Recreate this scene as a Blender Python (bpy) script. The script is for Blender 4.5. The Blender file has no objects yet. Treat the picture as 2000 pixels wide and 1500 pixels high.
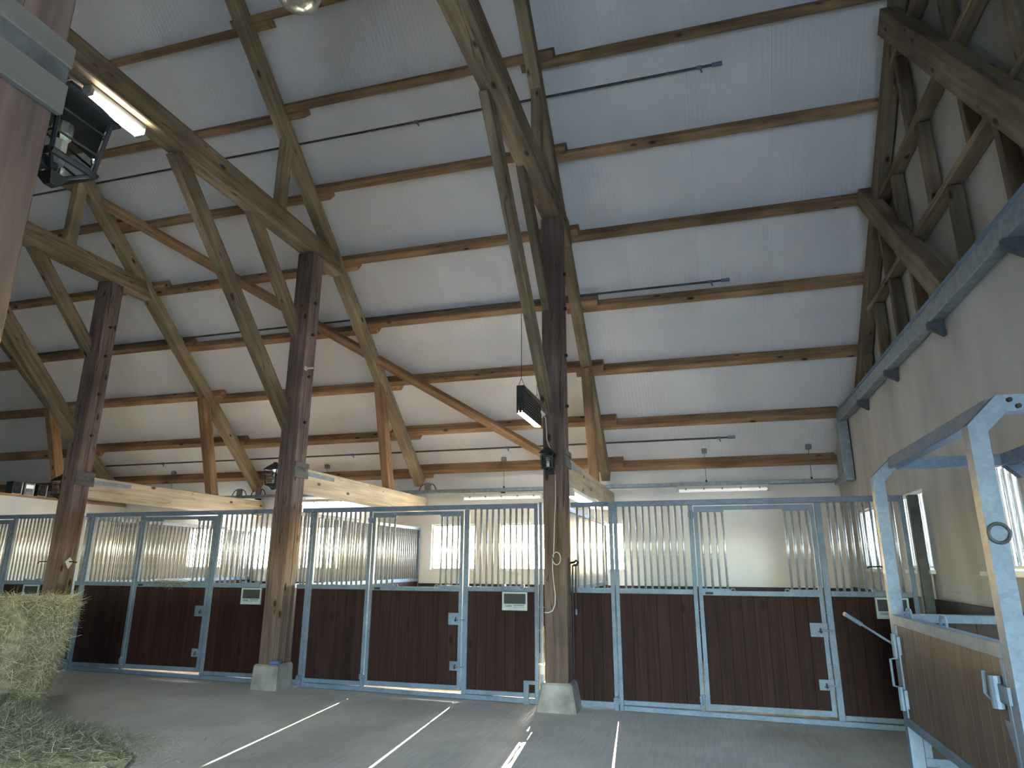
import bpy, bmesh, math, random
from mathutils import Matrix, Vector
import numpy as np
random.seed(7)
S = bpy.context.scene
COL = S.collection

# ------------------------------------------------------------------ camera, world, sun, exposure
F, YAW, PITCH, ROLL = 1284.353, 0.282, 0.268, 0.004
YAW, PITCH, ROLL = 0.28190, 0.26840, 0.00370
CAM = Vector((1.439, -7.865, 1.478))
def make_camera():
    cy, sy, cp, sp = math.cos(YAW), math.sin(YAW), math.cos(PITCH), math.sin(PITCH)
    f = Vector((-sy*cp, cy*cp, sp)); r = Vector((cy, sy, 0)); u = r.cross(f)
    c, s = math.cos(ROLL), math.sin(ROLL)
    r2 = c*r + s*u; u2 = -s*r + c*u
    cd = bpy.data.cameras.new('camera'); o = bpy.data.objects.new('camera', cd); COL.objects.link(o)
    cd.sensor_fit = 'HORIZONTAL'; cd.sensor_width = 36.0; cd.lens = F/2000*36.0
    cd.clip_start = 0.02; cd.clip_end = 500
    m = Matrix((r2, u2, -f)).transposed().to_4x4(); m.translation = CAM
    o.matrix_world = m
    S.camera = o
make_camera()
SUN_DIR = Vector((0.10, -1.0, -0.302)).normalized()      # the way the light travels
W = bpy.data.worlds.new('world'); S.world = W; W.use_nodes = True
nt = W.node_tree; nt.nodes.clear()
sky = nt.nodes.new('ShaderNodeTexSky'); sky.sky_type = 'NISHITA'; sky.sun_disc = False
sky.sun_elevation = math.asin(-SUN_DIR.z); sky.sun_rotation = math.atan2(-SUN_DIR.x, -SUN_DIR.y)
sky.altitude = 200; sky.air_density = 1.0; sky.dust_density = 1.0; sky.ozone_density = 1.0
bg = nt.nodes.new('ShaderNodeBackground'); bg.inputs['Strength'].default_value = 1.0
out = nt.nodes.new('ShaderNodeOutputWorld')
nt.links.new(sky.outputs[0], bg.inputs[0]); nt.links.new(bg.outputs[0], out.inputs[0])
sl = bpy.data.lights.new('sun', 'SUN'); sl.energy = 13.0; sl.color = (1.0, 0.86, 0.66); sl.angle = 0.0093
so = bpy.data.objects.new('sun', sl); COL.objects.link(so)
so.rotation_euler = SUN_DIR.to_track_quat('-Z', 'Y').to_euler(); so.location = (0, 20, 20)
S.view_settings.view_transform = 'Standard'; S.view_settings.look = 'None'
S.view_settings.gamma = 1.0; S.view_settings.use_curve_mapping = False
S.view_settings.exposure = 3.75
TUBE = 1.0        # strength of the fluorescent tubes

# ------------------------------------------------------------------ materials
def newmat(name):
    m = bpy.data.materials.new(name); m.use_nodes = True
    n = m.node_tree; n.nodes.clear()
    o = n.nodes.new('ShaderNodeOutputMaterial'); b = n.nodes.new('ShaderNodeBsdfPrincipled')
    n.links.new(b.outputs[0], o.inputs[0])
    return m, n, b
def N(n, t, **k):
    x = n.nodes.new(t)
    for a, v in k.items(): setattr(x, a, v)
    return x
def ramp(n, stops):
    r = N(n, 'ShaderNodeValToRGB'); e = r.color_ramp.elements
    while len(e) < len(stops): e.new(0.5)
    for i, (p, c) in enumerate(stops):
        e[i].position = p; e[i].color = (*c, 1)
    return r
def wood(name, dark, light, knots=(0.03, 0.015, 0.008), crack=0.0, rough=0.75, grain=10.0, spread=0.35, along='X', spec=0.25):
    """weathered timber, the grain runs along the object's own axis `along`"""
    m, n, b = newmat(name); L = n.links.new
    tc = N(n, 'ShaderNodeTexCoord'); oi = N(n, 'ShaderNodeObjectInfo')
    off = N(n, 'ShaderNodeVectorMath', operation='SCALE'); L(oi.outputs['Random'], off.inputs['Scale'])
    off.inputs[0].default_value = (37, 91, 53)
    add = N(n, 'ShaderNodeVectorMath', operation='ADD'); L(tc.outputs['Object'], add.inputs[0]); L(off.outputs[0], add.inputs[1])
    mp = N(n, 'ShaderNodeMapping'); L(add.outputs[0], mp.inputs[0])
    sc = {'X': (0.7, grain, grain), 'Z': (grain, grain, 0.7)}[along]
    mp.inputs['Scale'].default_value = sc
    nz = N(n, 'ShaderNodeTexNoise'); L(mp.outputs[0], nz.inputs['Vector'])
    nz.inputs['Scale'].default_value = 1.6; nz.inputs['Detail'].default_value = 6; nz.inputs['Roughness'].default_value = 0.62
    r = ramp(n, [(0.28, dark), (0.72, light)]); L(nz.outputs[0], r.inputs[0])
    big = N(n, 'ShaderNodeTexNoise'); L(add.outputs[0], big.inputs['Vector']); big.inputs['Scale'].default_value = 1.3; big.inputs['Detail'].default_value = 3
    hsv = N(n, 'ShaderNodeHueSaturation'); L(r.outputs[0], hsv.inputs['Color'])
    mr = N(n, 'ShaderNodeMapRange'); L(big.outputs[0], mr.inputs[0])
    mr.inputs['From Min'].default_value = 0.3; mr.inputs['From Max'].default_value = 0.7
    mr.inputs['To Min'].default_value = 1 - spread; mr.inputs['To Max'].default_value = 1 + spread
    rv = N(n, 'ShaderNodeMapRange'); L(oi.outputs['Random'], rv.inputs[0]); rv.inputs['To Min'].default_value = 0.82; rv.inputs['To Max'].default_value = 1.18
    mu = N(n, 'ShaderNodeMath', operation='MULTIPLY'); L(mr.outputs[0], mu.inputs[0]); L(rv.outputs[0], mu.inputs[1])
    L(mu.outputs[0], hsv.inputs['Value'])
    # knots
    km = N(n, 'ShaderNodeMapping'); L(add.outputs[0], km.inputs[0]); km.inputs['Scale'].default_value = (2.2, 5, 5) if along == 'X' else (5, 5, 2.2)
    vo = N(n, 'ShaderNodeTexVoronoi'); L(km.outputs[0], vo.inputs['Vector']); vo.inputs['Scale'].default_value = 1.0
    kr = ramp(n, [(0.07, (1, 1, 1)), (0.15, (0, 0, 0))]); L(vo.outputs['Distance'], kr.inputs[0])
    mx = N(n, 'ShaderNodeMix', data_type='RGBA'); L(kr.outputs[0], mx.inputs[0]); L(hsv.outputs[0], mx.inputs[6]); mx.inputs[7].default_value = (*knots, 1)
    last = mx.outputs[2]
    bm_in = nz.outputs[0]
    if crack:
        cm = N(n, 'ShaderNodeMapping'); L(add.outputs[0], cm.inputs[0]); cm.inputs['Scale'].default_value = (0.35, 7, 7) if along == 'X' else (7, 7, 0.35)
        cn = N(n, 'ShaderNodeTexNoise'); L(cm.outputs[0], cn.inputs['Vector']); cn.inputs['Scale'].default_value = 1.0; cn.inputs['Detail'].default_value = 2
        cr = ramp(n, [(0.494, (0, 0, 0)), (0.5, (crack,)*3), (0.506, (0, 0, 0))]); L(cn.outputs[0], cr.inputs[0])
        m2 = N(n, 'ShaderNodeMix', data_type='RGBA'); L(cr.outputs[0], m2.inputs[0]); L(last, m2.inputs[6]); m2.inputs[7].default_value = (0.01, 0.007, 0.005, 1)
        last = m2.outputs[2]
    L(last, b.inputs['Base Color']); b.inputs['Roughness'].default_value = rough
    b.inputs['Specular IOR Level'].default_value = spec
    bp_ = N(n, 'ShaderNodeBump'); bp_.inputs['Strength'].default_value = 0.25; bp_.inputs['Distance'].default_value = 0.004
    L(bm_in, bp_.inputs['Height']); L(bp_.outputs[0], b.inputs['Normal'])
    return m
def noisy(name, c1, c2, scale=3.0, rough=0.8, metal=0.0, bump=0.0, bscale=40.0, spec=0.4, detail=5, stretch=(1, 1, 1), coord='Object', bdist=0.004):
    m, n, b = newmat(name); L = n.links.new
    tc = N(n, 'ShaderNodeTexCoord'); mp = N(n, 'ShaderNodeMapping'); L(tc.outputs[coord], mp.inputs[0]); mp.inputs['Scale'].default_value = stretch
    nz = N(n, 'ShaderNodeTexNoise'); L(mp.outputs[0], nz.inputs['Vector']); nz.inputs['Scale'].default_value = scale; nz.inputs['Detail'].default_value = detail
    r = ramp(n, [(0.3, c1), (0.7, c2)]); L(nz.outputs[0], r.inputs[0]); L(r.outputs[0], b.inputs['Base Color'])
    b.inputs['Roughness'].default_value = rough; b.inputs['Metallic'].default_value = metal; b.inputs['Specular IOR Level'].default_value = spec
    if bump:
        n2 = N(n, 'ShaderNodeTexNoise'); L(tc.outputs[coord], n2.inputs['Vector']); n2.inputs['Scale'].default_value = bscale; n2.inputs['Detail'].default_value = 4
        bp_ = N(n, 'ShaderNodeBump'); bp_.inputs['Strength'].default_value = bump; bp_.inputs['Distance'].default_value = bdist
        L(n2.outputs[0], bp_.inputs['Height']); L(bp_.outputs[0], b.inputs['Normal'])
    return m
def plain(name, c, rough=0.5, metal=0.0, spec=0.4):
    return noisy(name, tuple(x*0.9 for x in c), tuple(x*1.1 for x in c), 6.0, rough, metal, spec=spec)
def emis(name, c, k):
    m, n, b = newmat(name)
    b.inputs['Base Color'].default_value = (0.8, 0.8, 0.8, 1)
    b.inputs['Emission Color'].default_value = (*c, 1); b.inputs['Emission Strength'].default_value = k
    return m
M = {}
M['post'] = wood('old timber', (0.066, 0.045, 0.037), (0.215, 0.148, 0.117), crack=0.9)
M['beam'] = wood('weathered beam', (0.095, 0.066, 0.039), (0.26, 0.19, 0.115), crack=0.8)
M['pale'] = wood('pale beam', (0.34, 0.26, 0.165), (0.60, 0.49, 0.34), knots=(0.10, 0.05, 0.03), crack=0.4, spread=0.15)
M['rafter'] = wood('rafter timber', (0.14, 0.105, 0.06), (0.32, 0.245, 0.145))
M['purlin'] = wood('purlin timber', (0.15, 0.086, 0.044), (0.40, 0.24, 0.125))
M['gabletimber'] = wood('gable timber', (0.09, 0.065, 0.038), (0.24, 0.175, 0.105))
M['greypaint'] = noisy('grey limewashed plank', (0.095, 0.085, 0.070), (0.165, 0.15, 0.128), 7, 0.85, bump=0.3, stretch=(1, 0.25, 1))
M['plank'] = wood('red brown stall plank', (0.017, 0.0085, 0.008), (0.042, 0.020, 0.018), rough=0.65, spec=0.12, grain=26, spread=0.12, along='Z', knots=(0.014, 0.007, 0.006))
M['stockwood'] = wood('brown stocks board', (0.06, 0.040, 0.029), (0.13, 0.088, 0.064), rough=0.5, grain=24, spread=0.15, along='Z', knots=(0.06, 0.034, 0.02))
M['darkboard'] = wood('dark kick and shaded gate board', (0.022, 0.018, 0.017), (0.055, 0.042, 0.038), rough=0.6, grain=14, spread=0.2)
M['trimwood'] = wood('orange wall cap', (0.30, 0.16, 0.07), (0.48, 0.29, 0.15))
M['groove'] = noisy('dark weathered groove', (0.06, 0.062, 0.058), (0.15, 0.15, 0.14), 9, 0.9, bump=0.3)
def galv():
    m, n, b = newmat('galvanised steel'); L = n.links.new
    tc = N(n, 'ShaderNodeTexCoord')
    v = N(n, 'ShaderNodeTexVoronoi'); L(tc.outputs['Object'], v.inputs['Vector']); v.inputs['Scale'].default_value = 45
    nz = N(n, 'ShaderNodeTexNoise'); L(tc.outputs['Object'], nz.inputs['Vector']); nz.inputs['Scale'].default_value = 5; nz.inputs['Detail'].default_value = 4
    mx = N(n, 'ShaderNodeMix', data_type='RGBA'); mx.inputs[0].default_value = 0.35
    r1 = ramp(n, [(0.2, (0.10, 0.145, 0.205)), (0.8, (0.185, 0.245, 0.325))]); L(v.outputs['Color'], r1.inputs[0])
    r2 = ramp(n, [(0.3, (0.105, 0.15, 0.21)), (0.7, (0.19, 0.25, 0.33))]); L(nz.outputs[0], r2.inputs[0])
    L(r2.outputs[0], mx.inputs[6]); L(r1.outputs[0], mx.inputs[7]); L(mx.outputs[2], b.inputs['Base Color'])
    b.inputs['Metallic'].default_value = 0.15; b.inputs['Roughness'].default_value = 0.55; b.inputs['Specular IOR Level'].default_value = 0.3
    return m
M['steel'] = galv()
M['barsteel'] = noisy('bright galvanised bar', (0.34, 0.38, 0.42), (0.56, 0.60, 0.64), 30, 0.32, 0.55)
M['darksteel'] = noisy('dull dark steel', (0.045, 0.05, 0.052), (0.10, 0.11, 0.115), 8, 0.6, 0.3)
M['sheet'] = noisy('galvanised sheet', (0.17, 0.20, 0.22), (0.29, 0.33, 0.35), 14, 0.4, 0.35)
M['black'] = plain('black metal', (0.018, 0.020, 0.022), 0.45)
M['iron'] = plain('dark iron', (0.03, 0.028, 0.027), 0.6, 0.5)
M['white'] = plain('white plastic', (0.62, 0.62, 0.60), 0.45)
M['cream'] = plain('cream plastic', (0.55, 0.52, 0.46), 0.5)
M['greybox'] = plain('grey plastic', (0.20, 0.20, 0.19), 0.5)
M['slate'] = plain('slate board', (0.028, 0.032, 0.040), 0.45)
M['ink'] = plain('printed ink', (0.10, 0.14, 0.17), 0.6)
M['board'] = plain('pale blue grey board', (0.40, 0.48, 0.50), 0.45)
M['can'] = noisy('blue and silver tin', (0.10, 0.16, 0.34), (0.55, 0.58, 0.62), 18, 0.35, 0.5)
M['bluecan'] = plain('blue paint', (0.10, 0.15, 0.30), 0.4)
M['leather'] = plain('dark leather', (0.018, 0.013, 0.011), 0.6)
M['cord'] = plain('white cord', (0.55, 0.52, 0.46), 0.7)
M['rope'] = noisy('hemp twine', (0.26, 0.20, 0.11), (0.42, 0.34, 0.2), 30, 0.9)
M['tube'] = emis('lit tube', (1.0, 0.97, 0.90), 1.2*TUBE)
M['tubebright'] = emis('bright lit tube', (1.0, 0.98, 0.88), 9.0*TUBE)
M['tubeblue'] = emis('violet white tube', (0.82, 0.90, 1.0), 2.2*TUBE)
M['tubedim'] = emis('glowing milky lamp cover', (1.0, 0.97, 0.93), 0.03)  # weak emission added to make the covers stand out pale
M['reflector'] = noisy('polished reflector', (0.5, 0.5, 0.42), (0.7, 0.68, 0.58), 4, 0.22, 0.8)
M['straw'] = noisy('straw bedding', (0.34, 0.24, 0.10), (0.58, 0.44, 0.22), 9, 0.9, bump=0.6, bscale=60)
M['haybody'] = noisy('pressed hay', (0.15, 0.132, 0.08), (0.36, 0.32, 0.205), 9, 0.95, bump=0.9, bscale=45, stretch=(1, 1, 2.2), bdist=0.02)
def strandmat(name, cols):
    m, n, b = newmat(name); L = n.links.new
    g = N(n, 'ShaderNodeNewGeometry'); r = ramp(n, [(i/(len(cols)-1), c) for i, c in enumerate(cols)])
    L(g.outputs['Random Per Island'], r.inputs[0]); L(r.outputs[0], b.inputs['Base Color'])
    b.inputs['Roughness'].default_value = 0.8; b.inputs['Specular IOR Level'].default_value = 0.2
    return m
M['hay'] = strandmat('hay stalks', [(0.14, 0.125, 0.075), (0.27, 0.24, 0.15), (0.42, 0.38, 0.255), (0.62, 0.57, 0.42)])
M['haygreen'] = strandmat('loose green hay', [(0.09, 0.095, 0.062), (0.18, 0.18, 0.12), (0.29, 0.285, 0.195), (0.48, 0.46, 0.34)])
def roofmat():
    m, n, b = newmat('white ribbed roof sheet'); L = n.links.new
    tc = N(n, 'ShaderNodeTexCoord')
    w = N(n, 'ShaderNodeTexWave'); w.wave_type = 'BANDS'; w.bands_direction = 'X'; L(tc.outputs['Object'], w.inputs['Vector'])
    w.inputs['Scale'].default_value = 5.2; w.inputs['Distortion'].default_value = 0
    nz = N(n, 'ShaderNodeTexNoise'); L(tc.outputs['Object'], nz.inputs['Vector']); nz.inputs['Scale'].default_value = 0.9; nz.inputs['Detail'].default_value = 6
    r = ramp(n, [(0.3, (0.68, 0.655, 0.635)), (0.7, (0.79, 0.765, 0.745))]); L(nz.outputs[0], r.inputs[0]); L(r.outputs[0], b.inputs['Base Color'])
    bp_ = N(n, 'ShaderNodeBump'); bp_.inputs['Strength'].default_value = 0.35; bp_.inputs['Distance'].default_value = 0.004
    L(w.outputs[0], bp_.inputs['Height']); L(bp_.outputs[0], b.inputs['Normal'])
    b.inputs['Roughness'].default_value = 0.6; b.inputs['Specular IOR Level'].default_value = 0.3
    return m
M['roof'] = roofmat()
M['plaster'] = noisy('white wall plaster', (0.68, 0.665, 0.635), (0.80, 0.785, 0.755), 1.1, 0.9, bump=0.15, bscale=60, detail=8)
M['gableplaster'] = noisy('stained grey plaster', (0.33, 0.315, 0.285), (0.50, 0.48, 0.44), 1.6, 0.92, bump=0.2, bscale=50, detail=8, stretch=(1, 1, 0.35))
M['gablesheet'] = noisy('gable wool sheet', (0.30, 0.285, 0.25), (0.42, 0.40, 0.36), 2.5, 0.95, bump=0.3, bscale=30)
M['concrete'] = noisy('old concrete footing', (0.16, 0.155, 0.14), (0.36, 0.345, 0.32), 5, 0.92, bump=0.5, bscale=35, detail=8)
def floormat():
    m, n, b = newmat('worn concrete floor'); L = n.links.new
    tc = N(n, 'ShaderNodeTexCoord')
    n1 = N(n, 'ShaderNodeTexNoise'); L(tc.outputs['Object'], n1.inputs['Vector']); n1.inputs['Scale'].default_value = 0.9; n1.inputs['Detail'].default_value = 9; n1.inputs['Roughness'].default_value = 0.65
    mp = N(n, 'ShaderNodeMapping'); L(tc.outputs['Object'], mp.inputs[0]); mp.inputs['Scale'].default_value = (22, 1.2, 1)
    n2 = N(n, 'ShaderNodeTexNoise'); L(mp.outputs[0], n2.inputs['Vector']); n2.inputs['Scale'].default_value = 2; n2.inputs['Detail'].default_value = 4
    r = ramp(n, [(0.3, (0.38, 0.365, 0.335)), (0.5, (0.49, 0.475, 0.44)), (0.7, (0.60, 0.58, 0.545))]); L(n1.outputs[0], r.inputs[0])
    mx = N(n, 'ShaderNodeMix', data_type='RGBA', blend_type='MULTIPLY'); mx.inputs[0].default_value = 0.4
    r2 = ramp(n, [(0.35, (0.7, 0.7, 0.7)), (0.65, (1.1, 1.1, 1.1))]); L(n2.outputs[0], r2.inputs[0])
    L(r.outputs[0], mx.inputs[6]); L(r2.outputs[0], mx.inputs[7]); L(mx.outputs[2], b.inputs['Base Color'])
    bp_ = N(n, 'ShaderNodeBump'); bp_.inputs['Strength'].default_value = 0.35; bp_.inputs['Distance'].default_value = 0.006
    L(n2.outputs[0], bp_.inputs['Height']); L(bp_.outputs[0], b.inputs['Normal'])
    b.inputs['Roughness'].default_value = 0.72
    return m
M['floor'] = floormat()
M['ground'] = noisy('pale winter ground', (0.66, 0.63, 0.58), (0.80, 0.78, 0.73), 0.4, 0.95)
def glassmat():
    m = bpy.data.materials.new('window glass'); m.use_nodes = True
    n = m.node_tree; n.nodes.clear(); L = n.links.new
    o = N(n, 'ShaderNodeOutputMaterial'); t = N(n, 'ShaderNodeBsdfTransparent'); g = N(n, 'ShaderNodeBsdfGlossy')
    g.inputs['Roughness'].default_value = 0.02; t.inputs[0].default_value = (0.93, 0.95, 0.94, 1)
    fr = N(n, 'ShaderNodeFresnel'); fr.inputs[0].default_value = 1.3
    mx = N(n, 'ShaderNodeMixShader'); L(fr.outputs[0], mx.inputs[0]); L(t.outputs[0], mx.inputs[1]); L(g.outputs[0], mx.inputs[2]); L(mx.outputs[0], o.inputs[0])
    return m
M['glass'] = glassmat()

# ------------------------------------------------------------------ mesh helpers
class MB:
    def __init__(s): s.v = []; s.f = []; s.m = []
    def add(s, vs, fs, m=0):
        k = len(s.v); s.v += [tuple(x) for x in vs]; s.f += [tuple(i+k for i in q) for q in fs]; s.m += [m]*len(fs); return s
    def box(s, x0, x1, y0, y1, z0, z1, m=0):
        return s.add([(x0,y0,z0),(x1,y0,z0),(x1,y1,z0),(x0,y1,z0),(x0,y0,z1),(x1,y0,z1),(x1,y1,z1),(x0,y1,z1)],
                     [(0,3,2,1),(4,5,6,7),(0,1,5,4),(1,2,6,5),(2,3,7,6),(3,0,4,7)], m)
    def frustum(s, c, a, b, z0, z1, m=0):
        (x, y) = c
        vs = [(x-a[0],y-a[1],z0),(x+a[0],y-a[1],z0),(x+a[0],y+a[1],z0),(x-a[0],y+a[1],z0),(x-b[0],y-b[1],z1),(x+b[0],y-b[1],z1),(x+b[0],y+b[1],z1),(x-b[0],y+b[1],z1)]
        return s.add(vs, [(0,3,2,1),(4,5,6,7),(0,1,5,4),(1,2,6,5),(2,3,7,6),(3,0,4,7)], m)
    def tube(s, pts, r, n=8, m=0, caps=True):
        pts = [Vector(p) for p in pts]; rings = []; k0 = len(s.v); up = None
        rr = r if isinstance(r, (list, tuple)) else [r]*len(pts)
        for i, p in enumerate(pts):
            t = (pts[min(i+1, len(pts)-1)] - pts[max(i-1, 0)]).normalized()
            if up is None:
                up = t.orthogonal().normalized()
            else:
                up = (up - t*up.dot(t)); up = up.normalized() if up.length > 1e-6 else t.orthogonal().normalized()
            w = t.cross(up)
            for j in range(n):
                a = 2*math.pi*(j+0.5)/n
                s.v.append(tuple(p + rr[i]*(math.cos(a)*up + math.sin(a)*w)))
        for i in range(len(pts)-1):
            for j in range(n):
                a = k0+i*n+j; b = k0+i*n+(j+1) % n
                s.f.append((a, b, b+n, a+n)); s.m.append(m)
        if caps:
            s.f.append(tuple(k0+j for j in reversed(range(n)))); s.m.append(m)
            e = k0+(len(pts)-1)*n; s.f.append(tuple(e+j for j in range(n))); s.m.append(m)
        return s
    def ring(s, c, axis_u, axis_v, R, r, n=16, m=0):
        c = Vector(c); u = Vector(axis_u); v = Vector(axis_v)
        pts = [c + R*(math.cos(2*math.pi*i/n)*u + math.sin(2*math.pi*i/n)*v) for i in range(n+1)]
        return s.tube(pts, r, 6, m, caps=False)
    def prism(s, prof, axis, a0, a1, m=0):
        """extrude a closed 2D profile along an axis: 'X' profile is (y,z), 'Y' (x,z), 'Z' (x,y)"""
        def P(q, a):
            return {'X': (a, q[0], q[1]), 'Y': (q[0], a, q[1]), 'Z': (q[0], q[1], a)}[axis]
        k = len(prof); vs = [P(q, a0) for q in prof] + [P(q, a1) for q in prof]
        fs = [tuple(range(k-1, -1, -1)), tuple(range(k, 2*k))] + [(i, (i+1) % k, (i+1) % k+k, i+k) for i in range(k)]
        return s.add(vs, fs, m)
    def lathe(s, c, prof, n=16, m=0):
        k0 = len(s.v)
        for (r, z) in prof:
            for j in range(n):
                a = 2*math.pi*j/n; s.v.append((c[0]+r*math.cos(a), c[1]+r*math.sin(a), c[2]+z))
        for i in range(len(prof)-1):
            for j in range(n):
                a = k0+i*n+j; b = k0+i*n+(j+1) % n; s.f.append((a, b, b+n, a+n)); s.m.append(m)
        return s
    def mesh(s, name, mats, bevel=0.0, smooth=False):
        me = bpy.data.meshes.new(name); me.from_pydata(s.v, [], s.f)
        mats = mats if isinstance(mats, (list, tuple)) else [mats]
        for x in mats: me.materials.append(M[x] if isinstance(x, str) else x)
        me.polygons.foreach_set('material_index', s.m)
        bm = bmesh.new(); bm.from_mesh(me)
        bmesh.ops.recalc_face_normals(bm, faces=bm.faces)
        if bevel:
            bmesh.ops.bevel(bm, geom=list(bm.edges), offset=bevel, segments=1, affect='EDGES', profile=0.5)
        bm.to_mesh(me); bm.free()
        if smooth: me.polygons.foreach_set('use_smooth', [True]*len(me.polygons))
        me.update(); return me
    def build(s, name, mats, parent=None, bevel=0.0, smooth=False):
        return link(name, s.mesh(name, mats, bevel, smooth), parent)
def link(name, me, parent=None, loc=None):
    """place a mesh whose vertices are in world space (or at loc) under parent"""
    o = bpy.data.objects.new(name, me); COL.objects.link(o)
    base = Vector(loc) if loc is not None else Vector((0, 0, 0))
    if parent is not None:
        o.parent = parent; base = base - PB[parent.name]
    o.location = base
    PB[o.name] = Vector(loc) if loc is not None else Vector((0, 0, 0))
    return o
PB = {}   # world position of every possible parent
def empty(name, loc, label=None, cat=None, group=None, kind=None, parent=None):
    o = bpy.data.objects.new(name, None); COL.objects.link(o); o.empty_display_size = 0.1
    PB[o.name] = Vector(loc)
    if parent is not None:
        o.parent = parent; o.location = Vector(loc) - PB[parent.name]
    else: o.location = loc
    tag(o, label, cat, group, kind); return o
def tag(o, label=None, cat=None, group=None, kind=None):
    if label: o['label'] = label
    if cat: o['category'] = cat
    if group: o['group'] = group
    if kind: o['kind'] = kind
    return o
def timber(name, p0, p1, w, d, mat, parent=None, bevel=0.008, side=(1, 0, 0), ends=(0.0, 0.0)):
    """a squared timber from p0 to p1; w is its size along `side`, d across; ends shear the cuts"""
    p0 = Vector(p0); p1 = Vector(p1); t = (p1-p0); L = t.length; t.normalize()
    sd = Vector(side); sd = (sd - t*sd.dot(t)).normalized(); up = t.cross(sd)
    e0, e1 = ends
    me = MB().add([(0-e0,-w/2,-d/2),(L-e1,-w/2,-d/2),(L-e1,w/2,-d/2),(0-e0,w/2,-d/2),(0+e0,-w/2,d/2),(L+e1,-w/2,d/2),(L+e1,w/2,d/2),(0+e0,w/2,d/2)],
                  [(0,3,2,1),(4,5,6,7),(0,1,5,4),(1,2,6,5),(2,3,7,6),(3,0,4,7)]).mesh(name, mat, bevel)
    o = bpy.data.objects.new(name, me); COL.objects.link(o)
    m = Matrix((t, sd, up)).transposed().to_4x4(); m.translation = p0
    if parent is not None:
        o.parent = parent; m = Matrix.Translation(-PB[parent.name]) @ m
    o.matrix_basis = m
    PB[o.name] = p0
    return o
def gz(x): return -0.043 - 0.0104*x       # the floor falls slightly towards the right
def ordn(i): return ['first', 'second', 'third', 'fourth', 'fifth', 'sixth', 'seventh', 'eighth', 'ninth', 'tenth', 'eleventh', 'twelfth', 'thirteenth'][i]

# ------------------------------------------------------------------ setting: floor, ground, walls, roof
XL, XR = -15.2, 3.62
YF, YN, YR = 4.2, -11.3, -3.55        # far wall, near wall, ridge
SL = 0.848                            # roof slope
RC = 6.84                             # underside of the roof sheet: z = RC - SL*y
def zr(y, c=RC): return c - SL*y if y >= YR else c - SL*YR - SL*(YR-y)
m_ = MB()
m_.add([(XL,YN,gz(XL)),(XR+.2,YN,gz(XR+.2)),(XR+.2,YF,gz(XR+.2)),(XL,YF,gz(XL)),(XL,YN,-.5),(XR+.2,YN,-.5),(XR+.2,YF,-.5),(XL,YF,-.5)],
       [(0,1,2,3),(7,6,5,4),(0,4,5,1),(1,5,6,2),(2,6,7,3),(3,7,4,0)])
tag(m_.build('floor', 'floor'), 'worn grey concrete aisle floor of the stable', kind='structure')
g = MB(); g.add([(-60,4.75,-.15),(60,4.75,-.15),(60,90,-.15),(-60,90,-.15),(-60,-70,-.15),(60,-70,-.15),(60,-11.8,-.15),(-60,-11.8,-.15),(4.2,-11.8,-.15),(60,4.75,-.15),(4.2,4.75,-.15),(60,-11.8,-.15)],
      [(0,1,2,3),(4,5,6,7),(8,11,9,10)])
tag(g.build('ground', 'ground'), 'pale ground outside the windows', kind='structure')

def wall(name, label, plane, at, th, u0, u1, z0, z1, holes, mat):
    """wall in plane 'Y' (u = x) or 'X' (u = y), inner face at `at`, thickness th (sign = outward)"""
    us = sorted({u0, u1, *[h for q in holes for h in q[:2]]}); zs = sorted({z0, z1, *[h for q in holes for h in q[2:]]})
    def solid(a, b):
        return not any(q[0]-1e-6 <= a and b <= q[1]+1e-6 for q in holes)
    mb = MB()
    def P(u, d, z): return (u, at+d, z) if plane == 'Y' else (at+d, u, z)
    grid = {}
    for i in range(len(us)-1):
        for j in range(len(zs)-1):
            uc, zc = (us[i]+us[i+1])/2, (zs[j]+zs[j+1])/2
            grid[i, j] = not any(q[0] < uc < q[1] and q[2] < zc < q[3] for q in holes)
    for (i, j), s_ in grid.items():
        if not s_: continue
        a, b, c, d = us[i], us[i+1], zs[j], zs[j+1]
        mb.add([P(a,0,c),P(b,0,c),P(b,0,d),P(a,0,d)], [(0,1,2,3)]); mb.add([P(a,th,c),P(b,th,c),P(b,th,d),P(a,th,d)], [(3,2,1,0)])
        for di, dj, q in ((-1,0,(a,c,a,d)),(1,0,(b,c,b,d)),(0,-1,(a,c,b,c)),(0,1,(a,d,b,d))):
            if not grid.get((i+di, j+dj), False):
                mb.add([P(q[0],0,q[1]),P(q[2],0,q[3]),P(q[2],th,q[3]),P(q[0],th,q[1])], [(0,1,2,3)])
    return tag(mb.build(name, mat), label, kind='structure')
WZ0, WZ1 = 1.385, 2.225
FAR_WIN = [(-9.32,-8.42),(-7.86,-6.96),(-6.52,-5.62),(-3.66,-2.75),(-2.29,-1.37),(-0.93,0.03)]
GAB_WIN = [(2.10,2.98),(-0.08,0.78),(-2.32,-1.44),(-4.52,-3.64),(-6.7,-5.8)]
NEAR_WIN = [(-9.0,-7.9),(-6.6,-5.5)]
DOOR = (0.6, 2.7)
wall('wall_back', 'white plastered wall behind the stalls with a row of bright windows', 'Y', YF, .16, XL, XR+.32, -.4, zr(YF)+.1,
     [(a, b, WZ0, WZ1) for a, b in FAR_WIN], 'plaster')
wall('wall_right', 'grey plastered end wall below the timber gable', 'X', XR, .32, YN, YF+.32, -.4, 3.78,
     [(a, b, 1.44, 2.26) for a, b in GAB_WIN], 'gableplaster')
wall('wall_front', 'brown boarded wall behind the camera with the big doorway', 'Y', YN, -.32, XL, XR+.32, -.4, zr(YF)+.1,
     [(a, b, WZ0, WZ1) for a, b in NEAR_WIN] + [(DOOR[0], DOOR[1], -.06, 2.6)], 'gabletimber')
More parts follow.
